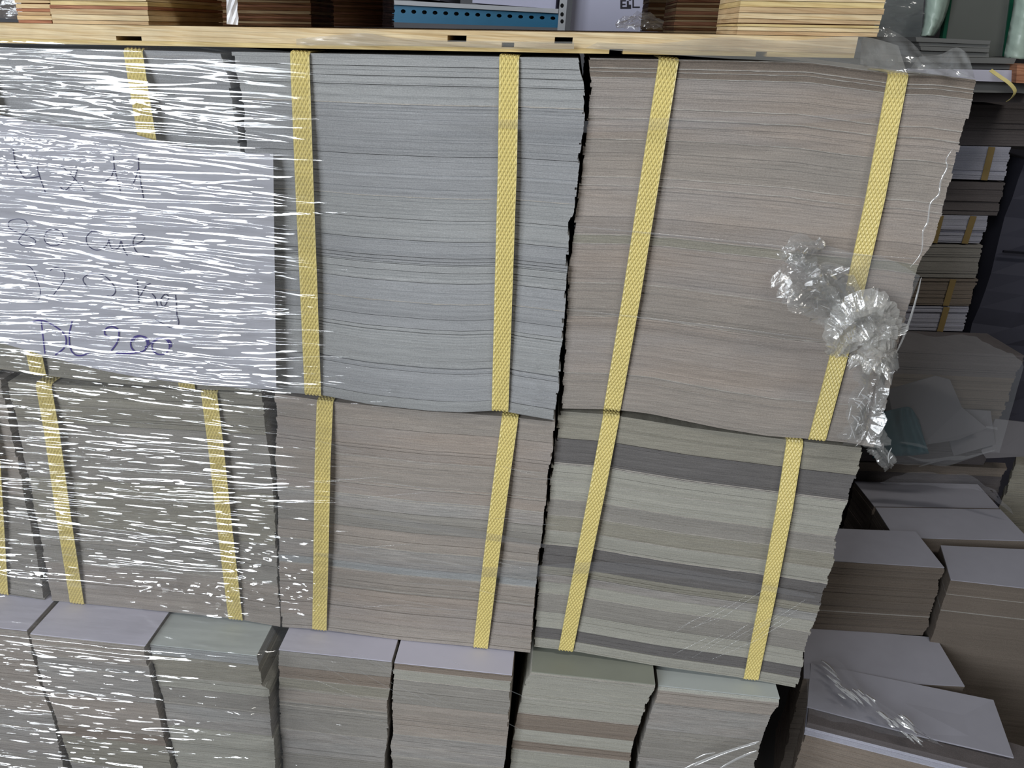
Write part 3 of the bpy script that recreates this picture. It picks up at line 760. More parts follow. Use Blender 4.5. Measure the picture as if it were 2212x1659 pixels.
def crumple(pts, radii, y0, mat, name, lobes=7, flat=0.5, seed=1, n=26, amp=0.45):
    """gathered film: a rope of deep irregular pleats swept along measured points"""
    r = np.random.default_rng(seed)
    P = smooth_poly([(p[0], p[1]) for p in pts], 9); R = np.interp(np.linspace(0, 1, len(P)), np.linspace(0, 1, len(radii)), radii)
    W3 = np.array([at(p[0], p[1], y0) for p in P]); T = np.gradient(W3, axis=0); T /= np.linalg.norm(T, axis=1)[:, None]
    ph = r.uniform(0, 6.28, 4); mb = MB()
    rad0 = 1 + amp * np.array([r.uniform(-1, 1) for _ in range(n)])
    for i in range(len(P)):
        rad0 = np.clip(rad0 + r.normal(0, 0.16, n), 0.35, 1.6)
        a1 = np.cross(T[i], [0, 1, 0]); a1 /= np.linalg.norm(a1); a2 = np.array([0, 1.0, 0])
        for k in range(n):
            th = 2 * math.pi * k / n + 0.12 * i * math.sin(ph[0])
            rr = R[i] * rad0[k] * (1 + .35 * math.cos(lobes * th + ph[1] + i * .15))
            mb.v.append(tuple(W3[i] + a1 * rr * math.cos(th) + a2 * (rr * flat * math.sin(th) - R[i] * flat * 1.75)))
    for i in range(len(P) - 1):
        for k in range(n):
            a = i * n + k; b = i * n + (k + 1) % n; mb.face((a, b, b + n, a + n))
    return mb.build(name, mat, film, FB, smooth=False)
K = MAT['film_thick']; K2 = film_mat('film_knot', gloss=0.10, haze=0.17, rough=0.14, bump=0.7, bscale=(260, 260, 260), edge=0.3, haze_col=(0.85, 0.84, 0.80, 1))
crumple([(1825, 700), (1780, 650), (1730, 600), (1690, 566)], [.010, .012, .016, .010], -0.012, K, 'knot_loop', 5, .6, 3)
crumple([(1822, 690), (1800, 640), (1775, 595), (1765, 570)], [.007, .010, .010, .003], -0.014, K, 'knot_loop', 4, .6, 4)
crumple([(1690, 560), (1715, 535), (1760, 530), (1775, 516)], [.006, .007, .004, .002], -0.012, K, 'knot_loop', 4, .6, 5)
crumple([(1800, 760), (1808, 715), (1835, 685), (1870, 672), (1895, 690), (1905, 720)], [.006, .013, .015, .014, .012, .010], -0.016, K2, 'film_knot', 6, .8, 6)
crumple([(1840, 745), (1865, 755), (1895, 752), (1925, 745)], [.008, .014, .015, .008], -0.018, K2, 'film_knot', 6, .8, 7)
crumple([(1850, 700), (1875, 655), (1890, 620)], [.008, .007, .002], -0.014, K, 'knot_loop', 4, .6, 8)
crumple([(1885, 770), (1878, 830), (1870, 890), (1858, 948)], [.010, .008, .010, .013], -0.010, K, 'knot_tail', 5, .45, 9)
crumple([(1884, 955), (1900, 975), (1918, 1000)], [.006, .006, .005], 0.01, K, 'loose_tail', 4, .8, 10)

rs = random.Random(21)      # scuffs on the film over the blue grey bundle
for cx, cy, sx, sy, cnt in ((1140, 800, 9, 22, 9), (1138, 862, 9, 20, 12), (828, 858, 10, 12, 7), (770, 236, 22, 8, 5), (1160, 612, 16, 8, 5)):
    for k in range(cnt):
        x, y = cx + rs.gauss(0, sx), cy + rs.gauss(0, sy); l = rs.uniform(8, 22)
        ribbon([(x, y), (x + l, y + rs.uniform(-3, 3))], 1.8, -0.0135, MAT['film_thin'], 'film_crease_glint')
rk = random.Random(8)  # sparkles around the knot, painted as short white ribbons
for k in range(58):
    cx, cy = rk.choice([(1812, 735), (1880, 745), (1850, 690), (1775, 640), (1725, 590), (1872, 860), (1862, 925), (1900, 700)])
    a = rk.uniform(-1.2, 1.2) + rk.choice([0.9, -2.2, 1.6]); l = rk.uniform(8, 34)
    x, y = cx + rk.gauss(0, 22), cy + rk.gauss(0, 18)
    ribbon([(x, y), (x + l * .5 * math.cos(a) + rk.uniform(-4, 4), y + l * .5 * math.sin(a)), (x + l * math.cos(a), y + l * math.sin(a) + rk.uniform(-4, 4))], rk.uniform(1.6, 3.4), rk.uniform(-.034, -.020), MAT['film_glint'], 'film_crease_glint', .0006)

def patch(lower, upper, y0, amp, mat, name, seed=1, m=10, yb=None):
    r = np.random.default_rng(seed)
    lo = smooth_poly(lower, 6); hi = smooth_poly(upper, 6); k = min(len(lo), len(hi))
    lo = lo[np.linspace(0, len(lo) - 1, k).astype(int)]; hi = hi[np.linspace(0, len(hi) - 1, k).astype(int)]
    mb = MB()
    for j in range(m + 1):
        for i in range(k):
            p = lo[i] + (hi[i] - lo[i]) * j / m
            yy = y0 + (yb if yb else 0) * j / m + amp * (math.sin(i * .9 + j * .7 + seed) * .6 + r.uniform(-.5, .5))
            mb.v.append(tuple(at(p[0], p[1], yy)))
    for j in range(m):
        for i in range(k - 1):
            a = j * k + i; mb.face((a, a + 1, a + k + 1, a + k))
    return mb.build(name, mat, film, FB, smooth=True)
G = MAT['film_gather']
patch([(1858, 138), (1880, 144), (1910, 150), (1970, 158), (2040, 163), (2104, 168)], [(1860, 92), (1874, 68), (1905, 58), (1960, 84), (1995, 118), (2010, 130)], -0.012, .006, G, 'film_gather', 2, 12, .05)
patch([(1960, 157), (2010, 160), (2060, 164), (2106, 169)], [(1985, 122), (2030, 118), (2066, 102), (2092, 118)], -0.012, .005, G, 'film_gather', 3, 9, .03)
patch([(1265, 104), (1420, 116), (1560, 126), (1720, 134), (1860, 150), (1960, 160)], [(1290, 92), (1420, 94), (1560, 80), (1700, 88), (1850, 78), (1940, 98)], -0.012, .0012, MAT['film_milky'], 'film_gather', 4, 6)
patch([(640, 98), (760, 99), (880, 100), (1000, 102), (1120, 106), (1240, 106)], [(640, 84), (700, 78), (790, 72), (860, 82), (1000, 88), (1240, 90)], -0.012, .001, MAT['film_milky'], 'film_gather', 5, 6)
patch([(1690, 600), (1760, 640), (1830, 690), (1930, 745)], [(1755, 520), (1840, 545), (1920, 560), (1988, 596)], -0.0135, .0012, MAT['film_thin'], 'film_gather', 6, 8)
patch([(1822, 948), (1850, 950), (1885, 962)], [(1872, 860), (1890, 840), (1915, 800)], -0.0125, .0022, MAT['film_wrap'], 'film_gather', 7, 8)
# scrunched film lying on the upper deck
crumple([(1330, 56), (1365, 47), (1400, 44), (1432, 53)], [.002, .005, .005, .002], 0.30, MAT['film_thick'], 'film_scrap', 5, .8, 12)

# ------------------------------------------------------------------ neighbouring goods on the right
def stack(name, label, cat, poly_px, ref, yf, h_px=None, h=None, layers=((1, 'kraft'),), top=None, seed=1, sub=0.0025, jit=0.0006, base_to=None, group=None, pieces='sheet_layer'):
    """pile of sheets: top polygon measured on its level (level from REF at depth YF), extruded down"""
    r = random.Random(seed)
    z0 = at(ref[0], ref[1], yf)[2]
    poly = [tuple(atz(px, py, z0)[:2]) for px, py in poly_px]
    zb = base_to if base_to is not None else (at(h_px[0], h_px[1], yf)[2] if h_px else z0 - h)
    cx = sum(p[0] for p in poly) / len(poly); cy = sum(p[1] for p in poly) / len(poly)
    # counter-clockwise
    A = sum(poly[i][0] * poly[(i + 1) % len(poly)][1] - poly[(i + 1) % len(poly)][0] * poly[i][1] for i in range(len(poly)))
    if A < 0: poly = poly[::-1]
    base = (cx, cy, zb); root = thing(name, label, cat, base, group)
    z = z0
    if top:
        mb = MB(); mb.prism(poly, z0 - 0.0012, z0); mb.build('top_sheet', MAT[top], root, base); z = z0 - 0.0012
    t0 = 0
    H = z - zb
    dx = dy = 0
    for t1, key in layers:
        mb = MB(); k = max(1, int(round((t1 - t0) * H / sub)))
        for i in range(k):
            a = z - H * (t0 + (t1 - t0) * i / k); b = z - H * (t0 + (t1 - t0) * (i + 1) / k)
            dx = dx * .9 + r.gauss(0, jit); dy = dy * .9 + r.gauss(0, jit * .6)
            mb.prism([(p[0] + dx, p[1] + dy) for p in poly], b, a, 0, r.gauss(0, .035))
        mb.build(pieces, [MAT[key], MAT['fray']], root, base); t0 = t1
    return root, base, z0, poly

ZE = at(2084, 1482, 0.205)[2]; YA = atz(2022, 1377, ZE)[1]
# E/A/C/D: nearest piles of white-topped board
stack('board_stack', 'brown-edged board stack with white top hiding behind the striped bundle', 'board stack', [(1762, 1140), (1978, 1148), (2040, 1226), (1757, 1208)], (2040, 1226), YA, None, None,
      ((.70, 'kraft'), (.715, 'stone'), (1, 'kraft')), 'top_grey', 51, .002, .0008, base_to=ZE + .0005)
stack('board_stack', 'lower white board stack under the brown-edged stack with white top', 'board stack', [(1738, 1354), (2022, 1377), (2084, 1482), (1736, 1464)], (2084, 1482), 0.205, None, None, ((1, 'kraft'),), 'top_grey', 52, .003, .0006, base_to=0.0)
stack('board_stack', 'tall brown board stack with wide white top beside the right picture edge', 'board stack', [(2032, 1178), (2330, 1192), (2390, 1290), (2054, 1252)], (2054, 1252), 0.292, None, None,
      ((.07, 'kraft'), (.073, 'stone'), (.155, 'kraft'), (.160, 'stone'), (1, 'kraft')), 'top_grey', 53, .003, .0003, base_to=0.0)
stack('board_stack', 'rear half of the paired white-topped boards under clear film', 'board stack', [(1846, 1040), (2112, 1046), (2158, 1097), (1888, 1093)], (1888, 1093), 0.486, None, None, ((1, 'kraft'),), 'top_grey', 54, .004, .0005, base_to=0.0)
stack('board_stack', 'front half of the paired white-topped boards, brown front edge', 'board stack', [(1891, 1096), (2161, 1100), (2226, 1168), (1932, 1160)], (1932, 1160), 0.385, None, None, ((1, 'kraft'),), 'top_grey', 55, .004, .0004, base_to=0.0)
r_, b_, z0, poly = stack('film_wrapped_stack', 'film wrapped grey board stack at the bottom right', 'board stack', [(1748, 1500), (2040, 1560), (2300, 1640), (2300, 1700), (1742, 1560)], (1742, 1560), 0.115, None, None,
      ((.04, 'shade'), (.10, 'whitepaper'), (1, 'brown')), None, 56, .004, .001, base_to=0.0)
# loose sheet lying askew on the wrapped stack
mb = MB(); P = []
for (px, py), dz in (((1752, 1432), .010), ((1812, 1444), .010), ((2146, 1512), .009), ((2190, 1636), .008), ((1990, 1590), .004), ((1744, 1526), .003)):
    P.append(atz(px, py, z0 + dz))
n = len(P); mb.v = [tuple(p) for p in P] + [tuple(p - np.array([0, 0, .002])) for p in P]
mb.face(range(n - 1, -1, -1)); mb.face(range(n, 2 * n))
for i in range(n): j = (i + 1) % n; mb.face((i, j, n + j, n + i))
tag(mb.build('loose_board', MAT['top_grey']), 'loose white board lying askew on the film wrapped stack', 'board')
# film over its left corner
fw = thing('film_wrap', 'crumpled clear film stretched over the corner of the askew white board', 'film', tuple(P[5]))
def free_patch(root, base, lower, upper, zf, amp, mat, name, seed, m=10):
    r = np.random.default_rng(seed); lo = smooth_poly(lower, 6); hi = smooth_poly(upper, 6); k = min(len(lo), len(hi))
    lo = lo[np.linspace(0, len(lo) - 1, k).astype(int)]; hi = hi[np.linspace(0, len(hi) - 1, k).astype(int)]
    mb = MB()
    for j in range(m + 1):
        for i in range(k):
            p = lo[i] + (hi[i] - lo[i]) * j / m
            mb.v.append(tuple(zf(p) + np.array([0, 0, amp * (math.sin(i * .8 + j * 1.3 + seed) + r.uniform(-.6, .6))])))
    for j in range(m):
        for i in range(k - 1): a = j * k + i; mb.face((a, a + 1, a + k + 1, a + k))
    return mb.build(name, mat, root, base, smooth=True)
free_patch(fw, tuple(P[5]), [(1746, 1545), (1820, 1560), (1900, 1580), (2040, 1612)], [(1740, 1430), (1800, 1420), (1880, 1500), (2000, 1590)], lambda p: atz(p[0], p[1], z0 + .022), .002, MAT['film_wrap'], 'film_sheet', 1)
r5 = random.Random(5)  # glints on the crumpled wrap, painted as white ribbons
for k in range(34):
    u = r5.random(); v = r5.gauss(0, 1)
    x0 = 1790 + 170 * u + v * 12; y0 = 1462 + 105 * u + v * 16 + r5.uniform(-14, 14); l = r5.uniform(12, 46)
    pts = [(x0, y0), (x0 + l * .5, y0 + l * .36), (x0 + l, y0 + l * r5.uniform(.6, .95))]
    Pp = smooth_poly(pts, 4); mb = MB()
    for i, p in enumerate(Pp):
        w = 1.6 * math.sin(math.pi * (i + .5) / (len(Pp) + .2)) + .5
        for sg, up in ((-1, 0), (0, .0012), (1, 0)): mb.v.append(tuple(atz(p[0] + sg * w * .5, p[1] - sg * w, z0 + .026 + up)))
    for i in range(len(Pp) - 1):
        for q in range(2): a = 3 * i + q; mb.face((a, a + 1, a + 4, a + 3))
    mb.build('film_crease_glint', MAT['film_glint'], fw, tuple(P[5]))

# H: dark wrapped load with bent grey sheets and teal cloth in front
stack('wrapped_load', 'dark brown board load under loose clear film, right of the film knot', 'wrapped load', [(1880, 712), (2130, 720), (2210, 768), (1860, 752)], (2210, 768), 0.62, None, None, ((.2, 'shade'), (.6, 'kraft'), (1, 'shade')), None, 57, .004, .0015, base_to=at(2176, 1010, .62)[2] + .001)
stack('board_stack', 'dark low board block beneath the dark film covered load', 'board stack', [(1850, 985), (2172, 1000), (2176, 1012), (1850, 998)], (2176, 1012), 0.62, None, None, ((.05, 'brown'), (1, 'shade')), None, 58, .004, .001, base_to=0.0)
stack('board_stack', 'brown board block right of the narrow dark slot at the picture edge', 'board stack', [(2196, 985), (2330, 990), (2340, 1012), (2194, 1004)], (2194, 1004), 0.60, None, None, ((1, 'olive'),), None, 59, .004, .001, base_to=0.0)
def slab_px(pts, y_of, th, mat, name, label, cat):
    P = [at(px, py, y) for (px, py), y in zip(pts, y_of)]; n = len(P); mb = MB()
    mb.v = [tuple(p) for p in P] + [tuple(p + np.array([0, th, 0])) for p in P]
    mb.face(range(n)); mb.face(range(2 * n - 1, n - 1, -1))
    for i in range(n): j = (i + 1) % n; mb.face((j, i, n + i, n + j))
    return tag(mb.build(name, mat), label, cat)
GREYSHEET = plain_mat('bent_sheet', srgb(102, 100, 104), 0.7, 0.06, 20)
slab_px([(1918, 842), (2022, 812), (2052, 820), (2078, 880), (2110, 905), (2132, 925), (2070, 950), (1990, 962), (1930, 905)], [.56, .57, .57, .56, .55, .54, .53, .53, .54], .002, GREYSHEET, 'bent_board', 'bent grey board leaning against the dark film covered load', 'board')
slab_px([(2080, 884), (2140, 888), (2150, 960), (2060, 985), (2050, 950)], [.575, .575, .56, .55, .56], .002, GREYSHEET, 'bent_board', 'small grey board tucked behind the bent leaning board', 'board')
slab_px([(2150, 905), (2212, 912), (2240, 925), (2240, 985), (2130, 990), (2120, 975)], [.60, .59, .58, .55, .55, .56], .002, GREYSHEET, 'bent_board', 'grey board at the picture edge right of the bent leaning boards', 'board')
# teal cloth: crumpled sheet
mb = MB(); r6 = np.random.default_rng(9)
lo = smooth_poly([(1885, 990), (1930, 985), (1970, 984), (2006, 980)], 6); hi = smooth_poly([(1905, 890), (1940, 882), (1965, 880), (1985, 905)], 6)
for j in range(13):
    for i in range(len(lo)):
        p = lo[i] + (hi[i] - lo[i]) * j / 12
        mb.v.append(tuple(at(p[0], p[1], 0.50 + 0.03 * j / 12 + .004 * math.sin(i * .9 + j * .4) + r6.uniform(-.002, .002))))
k = len(lo)
for j in range(12):
    for i in range(k - 1): a = j * k + i; mb.face((a, a + 1, a + k + 1, a + k))
o = mb.build('teal_cloth', plain_mat('teal_plastic', srgb(30, 78, 88), 0.5, 0.2, 30), smooth=True)
sd = o.modifiers.new('thickness', 'SOLIDIFY'); sd.thickness = .0015
tag(o, 'crumpled teal plastic sheet wedged beside the bent grey board', 'plastic sheet')
lf = thing('loose_film', 'loose clear film draped over the dark load right of the knot', 'film', tuple(at(2000, 980, .49)))
LB = tuple(at(2000, 980, .49))
free_patch(lf, LB, [(1890, 985), (1960, 1005), (2060, 1000), (2160, 975)], [(1950, 720), (2060, 724), (2150, 745), (2212, 790)], lambda p: at(p[0], p[1], .48), .003, MAT['film_thin'], 'film_sheet', 2, 14)
for pts in ([(1960, 985), (2000, 995), (2060, 988), (2085, 986)], [(1985, 1008), (2040, 992), (2080, 990), (2150, 972)], [(1945, 955), (1985, 962), (2005, 968)], [(2130, 922), (2155, 926)]):
    Pp = smooth_poly(pts, 6) if len(pts) > 2 else np.array(pts, float); mb = MB()
    for i, p in enumerate(Pp):
        w = 2.6 * math.sin(math.pi * (i + .4) / (len(Pp) + .2)) + .6
        for sg in (-1, 1): mb.v.append(tuple(at(p[0], p[1] + sg * w, .475)))
    for i in range(len(Pp) - 1): a = 2 * i; mb.face((a, a + 1, a + 3, a + 2))
    mb.build('film_crease_glint', MAT['film_thin'], lf, LB)
bw = thing('film_cover', 'clear film rolled over the back edge of the paired white-topped boards', 'film', tuple(at(2050, 1045, .46)))
free_patch(bw, tuple(at(2050, 1045, .46)), [(1900, 1042), (2020, 1052), (2110, 1060), (2190, 1110)], [(1960, 1020), (2030, 1022), (2100, 1030), (2150, 1062)], lambda p: at(p[0], p[1], .455), .002, MAT['film_wrap'], 'film_sheet', 4, 6)

# K: column of wrapped bundles further back
YK = 0.95
def packet(label, corners, mat, straps=(), seed=0, yk=YK, name='wrapped_packet', group='packets in the dim column behind the stack', depth=.25):
    """corners: front face tl,tr,br,bl in the photograph"""
    P = [at(px, py, yk) for px, py in corners]
    b = ((P[3][0] + P[2][0]) / 2, yk, P[3][2]); root = thing(name, label, 'packet', b, group)
    r = random.Random(seed + 70); k = 14; mb = MB()
    for i in range(k):
        a, c = i / k, (i + 1) / k
        row = []
        for t in (a, c):
            for (u, v) in ((P[0], P[3]), (P[1], P[2])): row.append(u + (v - u) * t)
        j = r.gauss(0, .0012); e = r.gauss(0, .0012)
        q = [row[2], row[3], row[1], row[0]]
        lo_, hi_ = [row[2], row[3]], [row[0], row[1]]
        f = lambda p, y: (p[0] + e, y, p[2])
        mb.hexa([f(lo_[0], yk + j), f(lo_[1], yk + j), f(lo_[1], yk + depth), f(lo_[0], yk + depth), f(hi_[0], yk + j), f(hi_[1], yk + j), f(hi_[1], yk + depth), f(hi_[0], yk + depth)], 0, r.gauss(0, .04))
    mb.build('sheet_layer', [MAT[mat]], root, b)
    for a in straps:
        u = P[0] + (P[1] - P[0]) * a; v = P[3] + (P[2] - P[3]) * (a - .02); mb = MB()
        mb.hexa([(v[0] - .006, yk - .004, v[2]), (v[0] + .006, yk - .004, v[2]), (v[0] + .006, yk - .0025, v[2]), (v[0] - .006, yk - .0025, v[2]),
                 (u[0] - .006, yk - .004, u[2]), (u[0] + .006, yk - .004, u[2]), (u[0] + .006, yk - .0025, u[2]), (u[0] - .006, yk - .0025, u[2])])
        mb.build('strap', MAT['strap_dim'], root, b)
    return root
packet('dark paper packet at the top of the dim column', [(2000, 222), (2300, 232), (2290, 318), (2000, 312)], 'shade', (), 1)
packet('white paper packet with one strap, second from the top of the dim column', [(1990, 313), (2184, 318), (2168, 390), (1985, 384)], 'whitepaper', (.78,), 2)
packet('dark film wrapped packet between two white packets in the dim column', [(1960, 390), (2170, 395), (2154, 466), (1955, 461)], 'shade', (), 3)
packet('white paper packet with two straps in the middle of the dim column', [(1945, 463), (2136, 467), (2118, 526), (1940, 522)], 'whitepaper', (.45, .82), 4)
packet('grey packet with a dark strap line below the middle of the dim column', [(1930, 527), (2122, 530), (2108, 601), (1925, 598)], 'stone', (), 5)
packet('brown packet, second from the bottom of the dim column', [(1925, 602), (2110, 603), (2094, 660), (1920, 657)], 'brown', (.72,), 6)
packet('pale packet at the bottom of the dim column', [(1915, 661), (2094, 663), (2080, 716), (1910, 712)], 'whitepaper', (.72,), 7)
# base under the column
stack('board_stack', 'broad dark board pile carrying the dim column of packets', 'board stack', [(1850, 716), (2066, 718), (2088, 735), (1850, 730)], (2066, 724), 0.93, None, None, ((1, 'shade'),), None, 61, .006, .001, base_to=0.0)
# dark post and blue wrapped load at the right edge
p0, p1 = at(2168, 500, 0.86), at(2150, 500, 0.86)
post = thing('steel_post', 'dark steel post between the dim packets and the blue wrapped load', 'post', (0.864, 1.0, 0))
pb = (0.864, .86, 0)
DARK = plain_mat('dark_steel', srgb(38, 38, 46), 0.5, 0.1, 20, metallic=.3)
mb = MB(); x = 0.846; mb.box(x, x + .036, 1.00, 1.036, 0.0, at(2200, 345, 1.0)[2]); mb.build('upright', DARK, post, pb)
mb = MB(); mb.box(x, x + .036, .985, 1.05, 0, .012); mb.build('base_plate', DARK, post, pb)
mb = MB(); x2 = 0.888
bl = thing('blue_wrapped_load', 'tall load in dark blue plastic at the right picture edge', 'wrapped load', (x2 + .3, 1.2, 0))
r = random.Random(3)
BLUE = plain_mat('blue_plastic', srgb(72, 72, 84), 0.35, 0.25, 8, spec=.5, bump=.4, bscale=14)
nx, nz_ = 8, 22; zt = at(2200, 345, 1.0)[2]
for j in range(nz_ + 1):
    for i in range(nx + 1): mb.v.append((x2 + .6 * i / nx, 1.0 + .006 * math.sin(j * 1.1 + i) + r.uniform(-.004, .004) + (.01 if i == 0 else 0), zt * j / nz_))
for j in range(nz_):
    for i in range(nx): a = j * (nx + 1) + i; mb.face((a, a + 1, a + nx + 2, a + nx + 1))
b = len(mb.v)
mb.v += [(x2, 1.5, 0), (x2 + .6, 1.5, 0), (x2 + .6, 1.5, zt), (x2, 1.5, zt)]
mb.face([b, b + 3] + [j * (nx + 1) for j in range(nz_, -1, -1)]); mb.face([b + 2, b + 1] + [j * (nx + 1) + nx for j in range(nz_ + 1)])
mb.face([b + 3, b + 2] + [nz_ * (nx + 1) + i for i in range(nx, -1, -1)])
mb.build('plastic_cover', BLUE, bl, (x2 + .3, 1.2, 0), smooth=False)
mb = MB(); zz = at(2200, 545, .99)[2]; mb.box(x2 + .002, x2 + .6, 0.985, 0.989, zz - .002, zz + .002); mb.build('cord', DARK, bl, (x2 + .3, 1.2, 0))

# upper right: boards, glass panes in foam
YU = 0.75
def panel(name, label, cat, corners, y, th, mat, group=None):
    P = [at(px, py, y) for px, py in corners]; mb = MB()
    f = lambda p, yy: (p[0], yy, p[2])
    mb.hexa([f(P[3], y), f(P[2], y), f(P[2], y + th), f(P[3], y + th), f(P[0], y), f(P[1], y), f(P[1], y + th), f(P[0], y + th)])
    return tag(mb.build(name, mat), label, cat, group)
BOARDG = plain_mat('fibre_board', srgb(112, 112, 110), 0.8, 0.12, 30)
for i, (c, y) in enumerate((([(1978, 80), (2140, 88), (2138, 96), (1980, 90)], YU), ([(1985, 91), (2138, 97), (2138, 104), (1986, 99)], YU + .004), ([(1988, 100), (2137, 105), (2136, 113), (1990, 109)], YU - .003), ([(1990, 110), (2136, 114), (2136, 124), (1992, 122)], YU + .002))):
    panel('grey_board', ['topmost grey fibre board of the short pile under the foam pads', 'second grey fibre board of the short pile under the foam pads', 'third grey fibre board of the short pile under the foam pads', 'lowest grey fibre board of the short pile under the foam pads'][i], 'board', c, y, .30, BOARDG, 'grey fibre boards')
panel('grey_board', 'long grey fibre board under the short pile of boards', 'board', [(1940, 123), (2196, 126), (2190, 138), (1940, 134)], YU - .01, .34, BOARDG, 'grey fibre boards')
panel('grey_board', 'bottom grey fibre board resting above the white paper', 'board', [(1940, 135), (2186, 139), (2182, 150), (1940, 146)], YU + .004, .33, BOARDG, 'grey fibre boards')
panel('white_paper_pad', 'white paper pad sticking out under the grey fibre boards', 'paper pad', [(1960, 148), (2206, 152), (2196, 178), (1960, 170)], YU - .004, .30, MAT['top_lilac'])
panel('grey_board', 'thick grey board below the white paper pad', 'board', [(1960, 171), (2250, 180), (2250, 202), (1960, 197)], YU + .01, .30, BOARDG, 'grey fibre boards')
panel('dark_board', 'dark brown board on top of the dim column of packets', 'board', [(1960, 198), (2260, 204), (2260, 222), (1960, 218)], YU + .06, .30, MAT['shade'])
panel('wood_block', 'orange brown wood block at the right picture edge beside the white paper pad', 'wood block', [(2197, 140), (2270, 142), (2270, 182), (2195, 179)], YU - .02, .1, MAT['ply_red'])
# yellow strap end curling out over the packets
pts = smooth_poly([(2140, 152), (2160, 166), (2180, 180), (2192, 196), (2186, 210), (2176, 217)], 6); mb = MB()
for i, p in enumerate(pts):
    for sg in (-1, 1):
        q = at(p[0] + sg * 3.5, p[1] - sg * 2.5, YU - .03 - .02 * math.sin(math.pi * i / len(pts))); mb.v.append(tuple(q))
for i in range(len(pts) - 1): a = 2 * i; mb.face((a, a + 1, a + 3, a + 2))
o = mb.build('strap_end', MAT['strap'], None); sd = o.modifiers.new('thickness', 'SOLIDIFY'); sd.thickness = .0009
tag(o, 'loose yellow strap end curling out below the white paper pad', 'strap')
# glass pack with foam corners
GREY = plain_mat('pane_grey', srgb(92, 94, 90), 0.25, 0.1, 10, spec=.5)
GREEN = plain_mat('glass_edge', srgb(20, 70, 52), 0.2, 0.1, 30, spec=.6)
FOAM = plain_mat('foam_wrap', srgb(168, 186, 174), 0.35, 0.12, 25, spec=.5, bump=.7, bscale=40)
gp = thing('glass_pane', 'grey glass pane with green edges standing between foam pads', 'glass pane', tuple(at(2110, 118, YU + .12))); gb = tuple(at(2110, 118, YU + .12))
P = [at(px, py, YU + .12) for px, py in ((2060, -60), (2192, -60), (2168, 122), (2032, 122))]; mb = MB()
f = lambda p, dx, yy: (p[0] + dx, yy, p[2])
mb.hexa([f(P[3], 0, YU + .12), f(P[2], 0, YU + .12), f(P[2], 0, YU + .128), f(P[3], 0, YU + .128), f(P[0], 0, YU + .12), f(P[1], 0, YU + .12), f(P[1], 0, YU + .128), f(P[0], 0, YU + .128)]); mb.build('pane', GREY, gp, gb)
for a, b in ((0, 3), (1, 2)):
    mb = MB(); mb.hexa([f(P[b], -.003, YU + .117), f(P[b], .003, YU + .117), f(P[b], .003, YU + .131), f(P[b], -.003, YU + .131), f(P[a], -.003, YU + .117), f(P[a], .003, YU + .117), f(P[a], .003, YU + .131), f(P[a], -.003, YU + .131)]); mb.build('green_edge', GREEN, gp, gb)
def foam(label, left, right, y, seed):
    r = np.random.default_rng(seed); l = smooth_poly(left, 6); rr = smooth_poly(right, 6); k = len(l); mb = MB(); n = 8
    for i in range(k):
        for j in range(n + 1):
            p = l[i] + (rr[i] - l[i]) * j / n
            mb.v.append(tuple(at(p[0], p[1], y - .022 * math.sin(math.pi * j / n) + r.normal(0, .0015))))
    for i in range(k - 1):
        for j in range(n): a = i * (n + 1) + j; mb.face((a, a + n + 1, a + n + 2, a + 1))
    o = mb.build('foam_pad', FOAM, smooth=True); sd = o.modifiers.new('thickness', 'SOLIDIFY'); sd.thickness = .004
    return tag(o, label, 'foam pad')
foam('pale green foam pad left of the grey glass pane', [(2002, -40), (1998, 10), (1994, 50), (1988, 78)], [(2060, -40), (2050, 10), (2036, 50), (2018, 78)], YU + .10, 1)
foam('pale green foam pad at the right picture edge beside the glass pane', [(2194, -40), (2188, 20), (2176, 80), (2168, 124)], [(2260, -40), (2254, 20), (2246, 80), (2240, 130)], YU + .10, 2)
# dark film wrapped pack left of the foam
dp = thing('dark_wrapped_pack', 'dark pack in wrinkled clear film behind the right plywood block', 'wrapped pack', tuple(at(1935, 80, YU + .15))); db = tuple(at(1935, 80, YU + .15))
P = [at(px, py, YU + .15) for px, py in ((1885, -60), (2000, -60), (1990, 84), (1880, 78))]
mb = MB(); y = YU + .15; g = lambda p, yy: (p[0], yy, p[2])
mb.hexa([g(P[3], y), g(P[2], y), g(P[2], y + .2), g(P[3], y + .2), g(P[0], y), g(P[1], y), g(P[1], y + .2), g(P[0], y + .2)]); mb.build('pack_body', plain_mat('pack_dark', srgb(96, 100, 96), 0.6, 0.35, 14), dp, db)
mb = MB(); r6 = np.random.default_rng(4); nx, ny = 10, 26
for j in range(ny + 1):
    for i in range(nx + 1):
        a = P[0] + (P[1] - P[0]) * i / nx; b = P[3] + (P[2] - P[3]) * i / nx; p = a + (b - a) * j / ny
        mb.v.append((p[0], y - .006 - r6.uniform(0, .010), p[2]))
for j in range(ny):
    for i in range(nx): a = j * (nx + 1) + i; mb.face((a, a + nx + 1, a + nx + 2, a + 1))
mb.build('film_cover', MAT['film_wrap'], dp, db, smooth=True)
# tall rack the upper goods stand on
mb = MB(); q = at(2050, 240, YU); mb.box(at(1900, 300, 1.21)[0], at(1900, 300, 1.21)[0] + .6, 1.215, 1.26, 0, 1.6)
tag(mb.build('partition_board', plain_mat('dark_board', srgb(46, 44, 46), 0.8, 0.1, 10)), 'dark partition board standing behind the goods on the right', 'board')

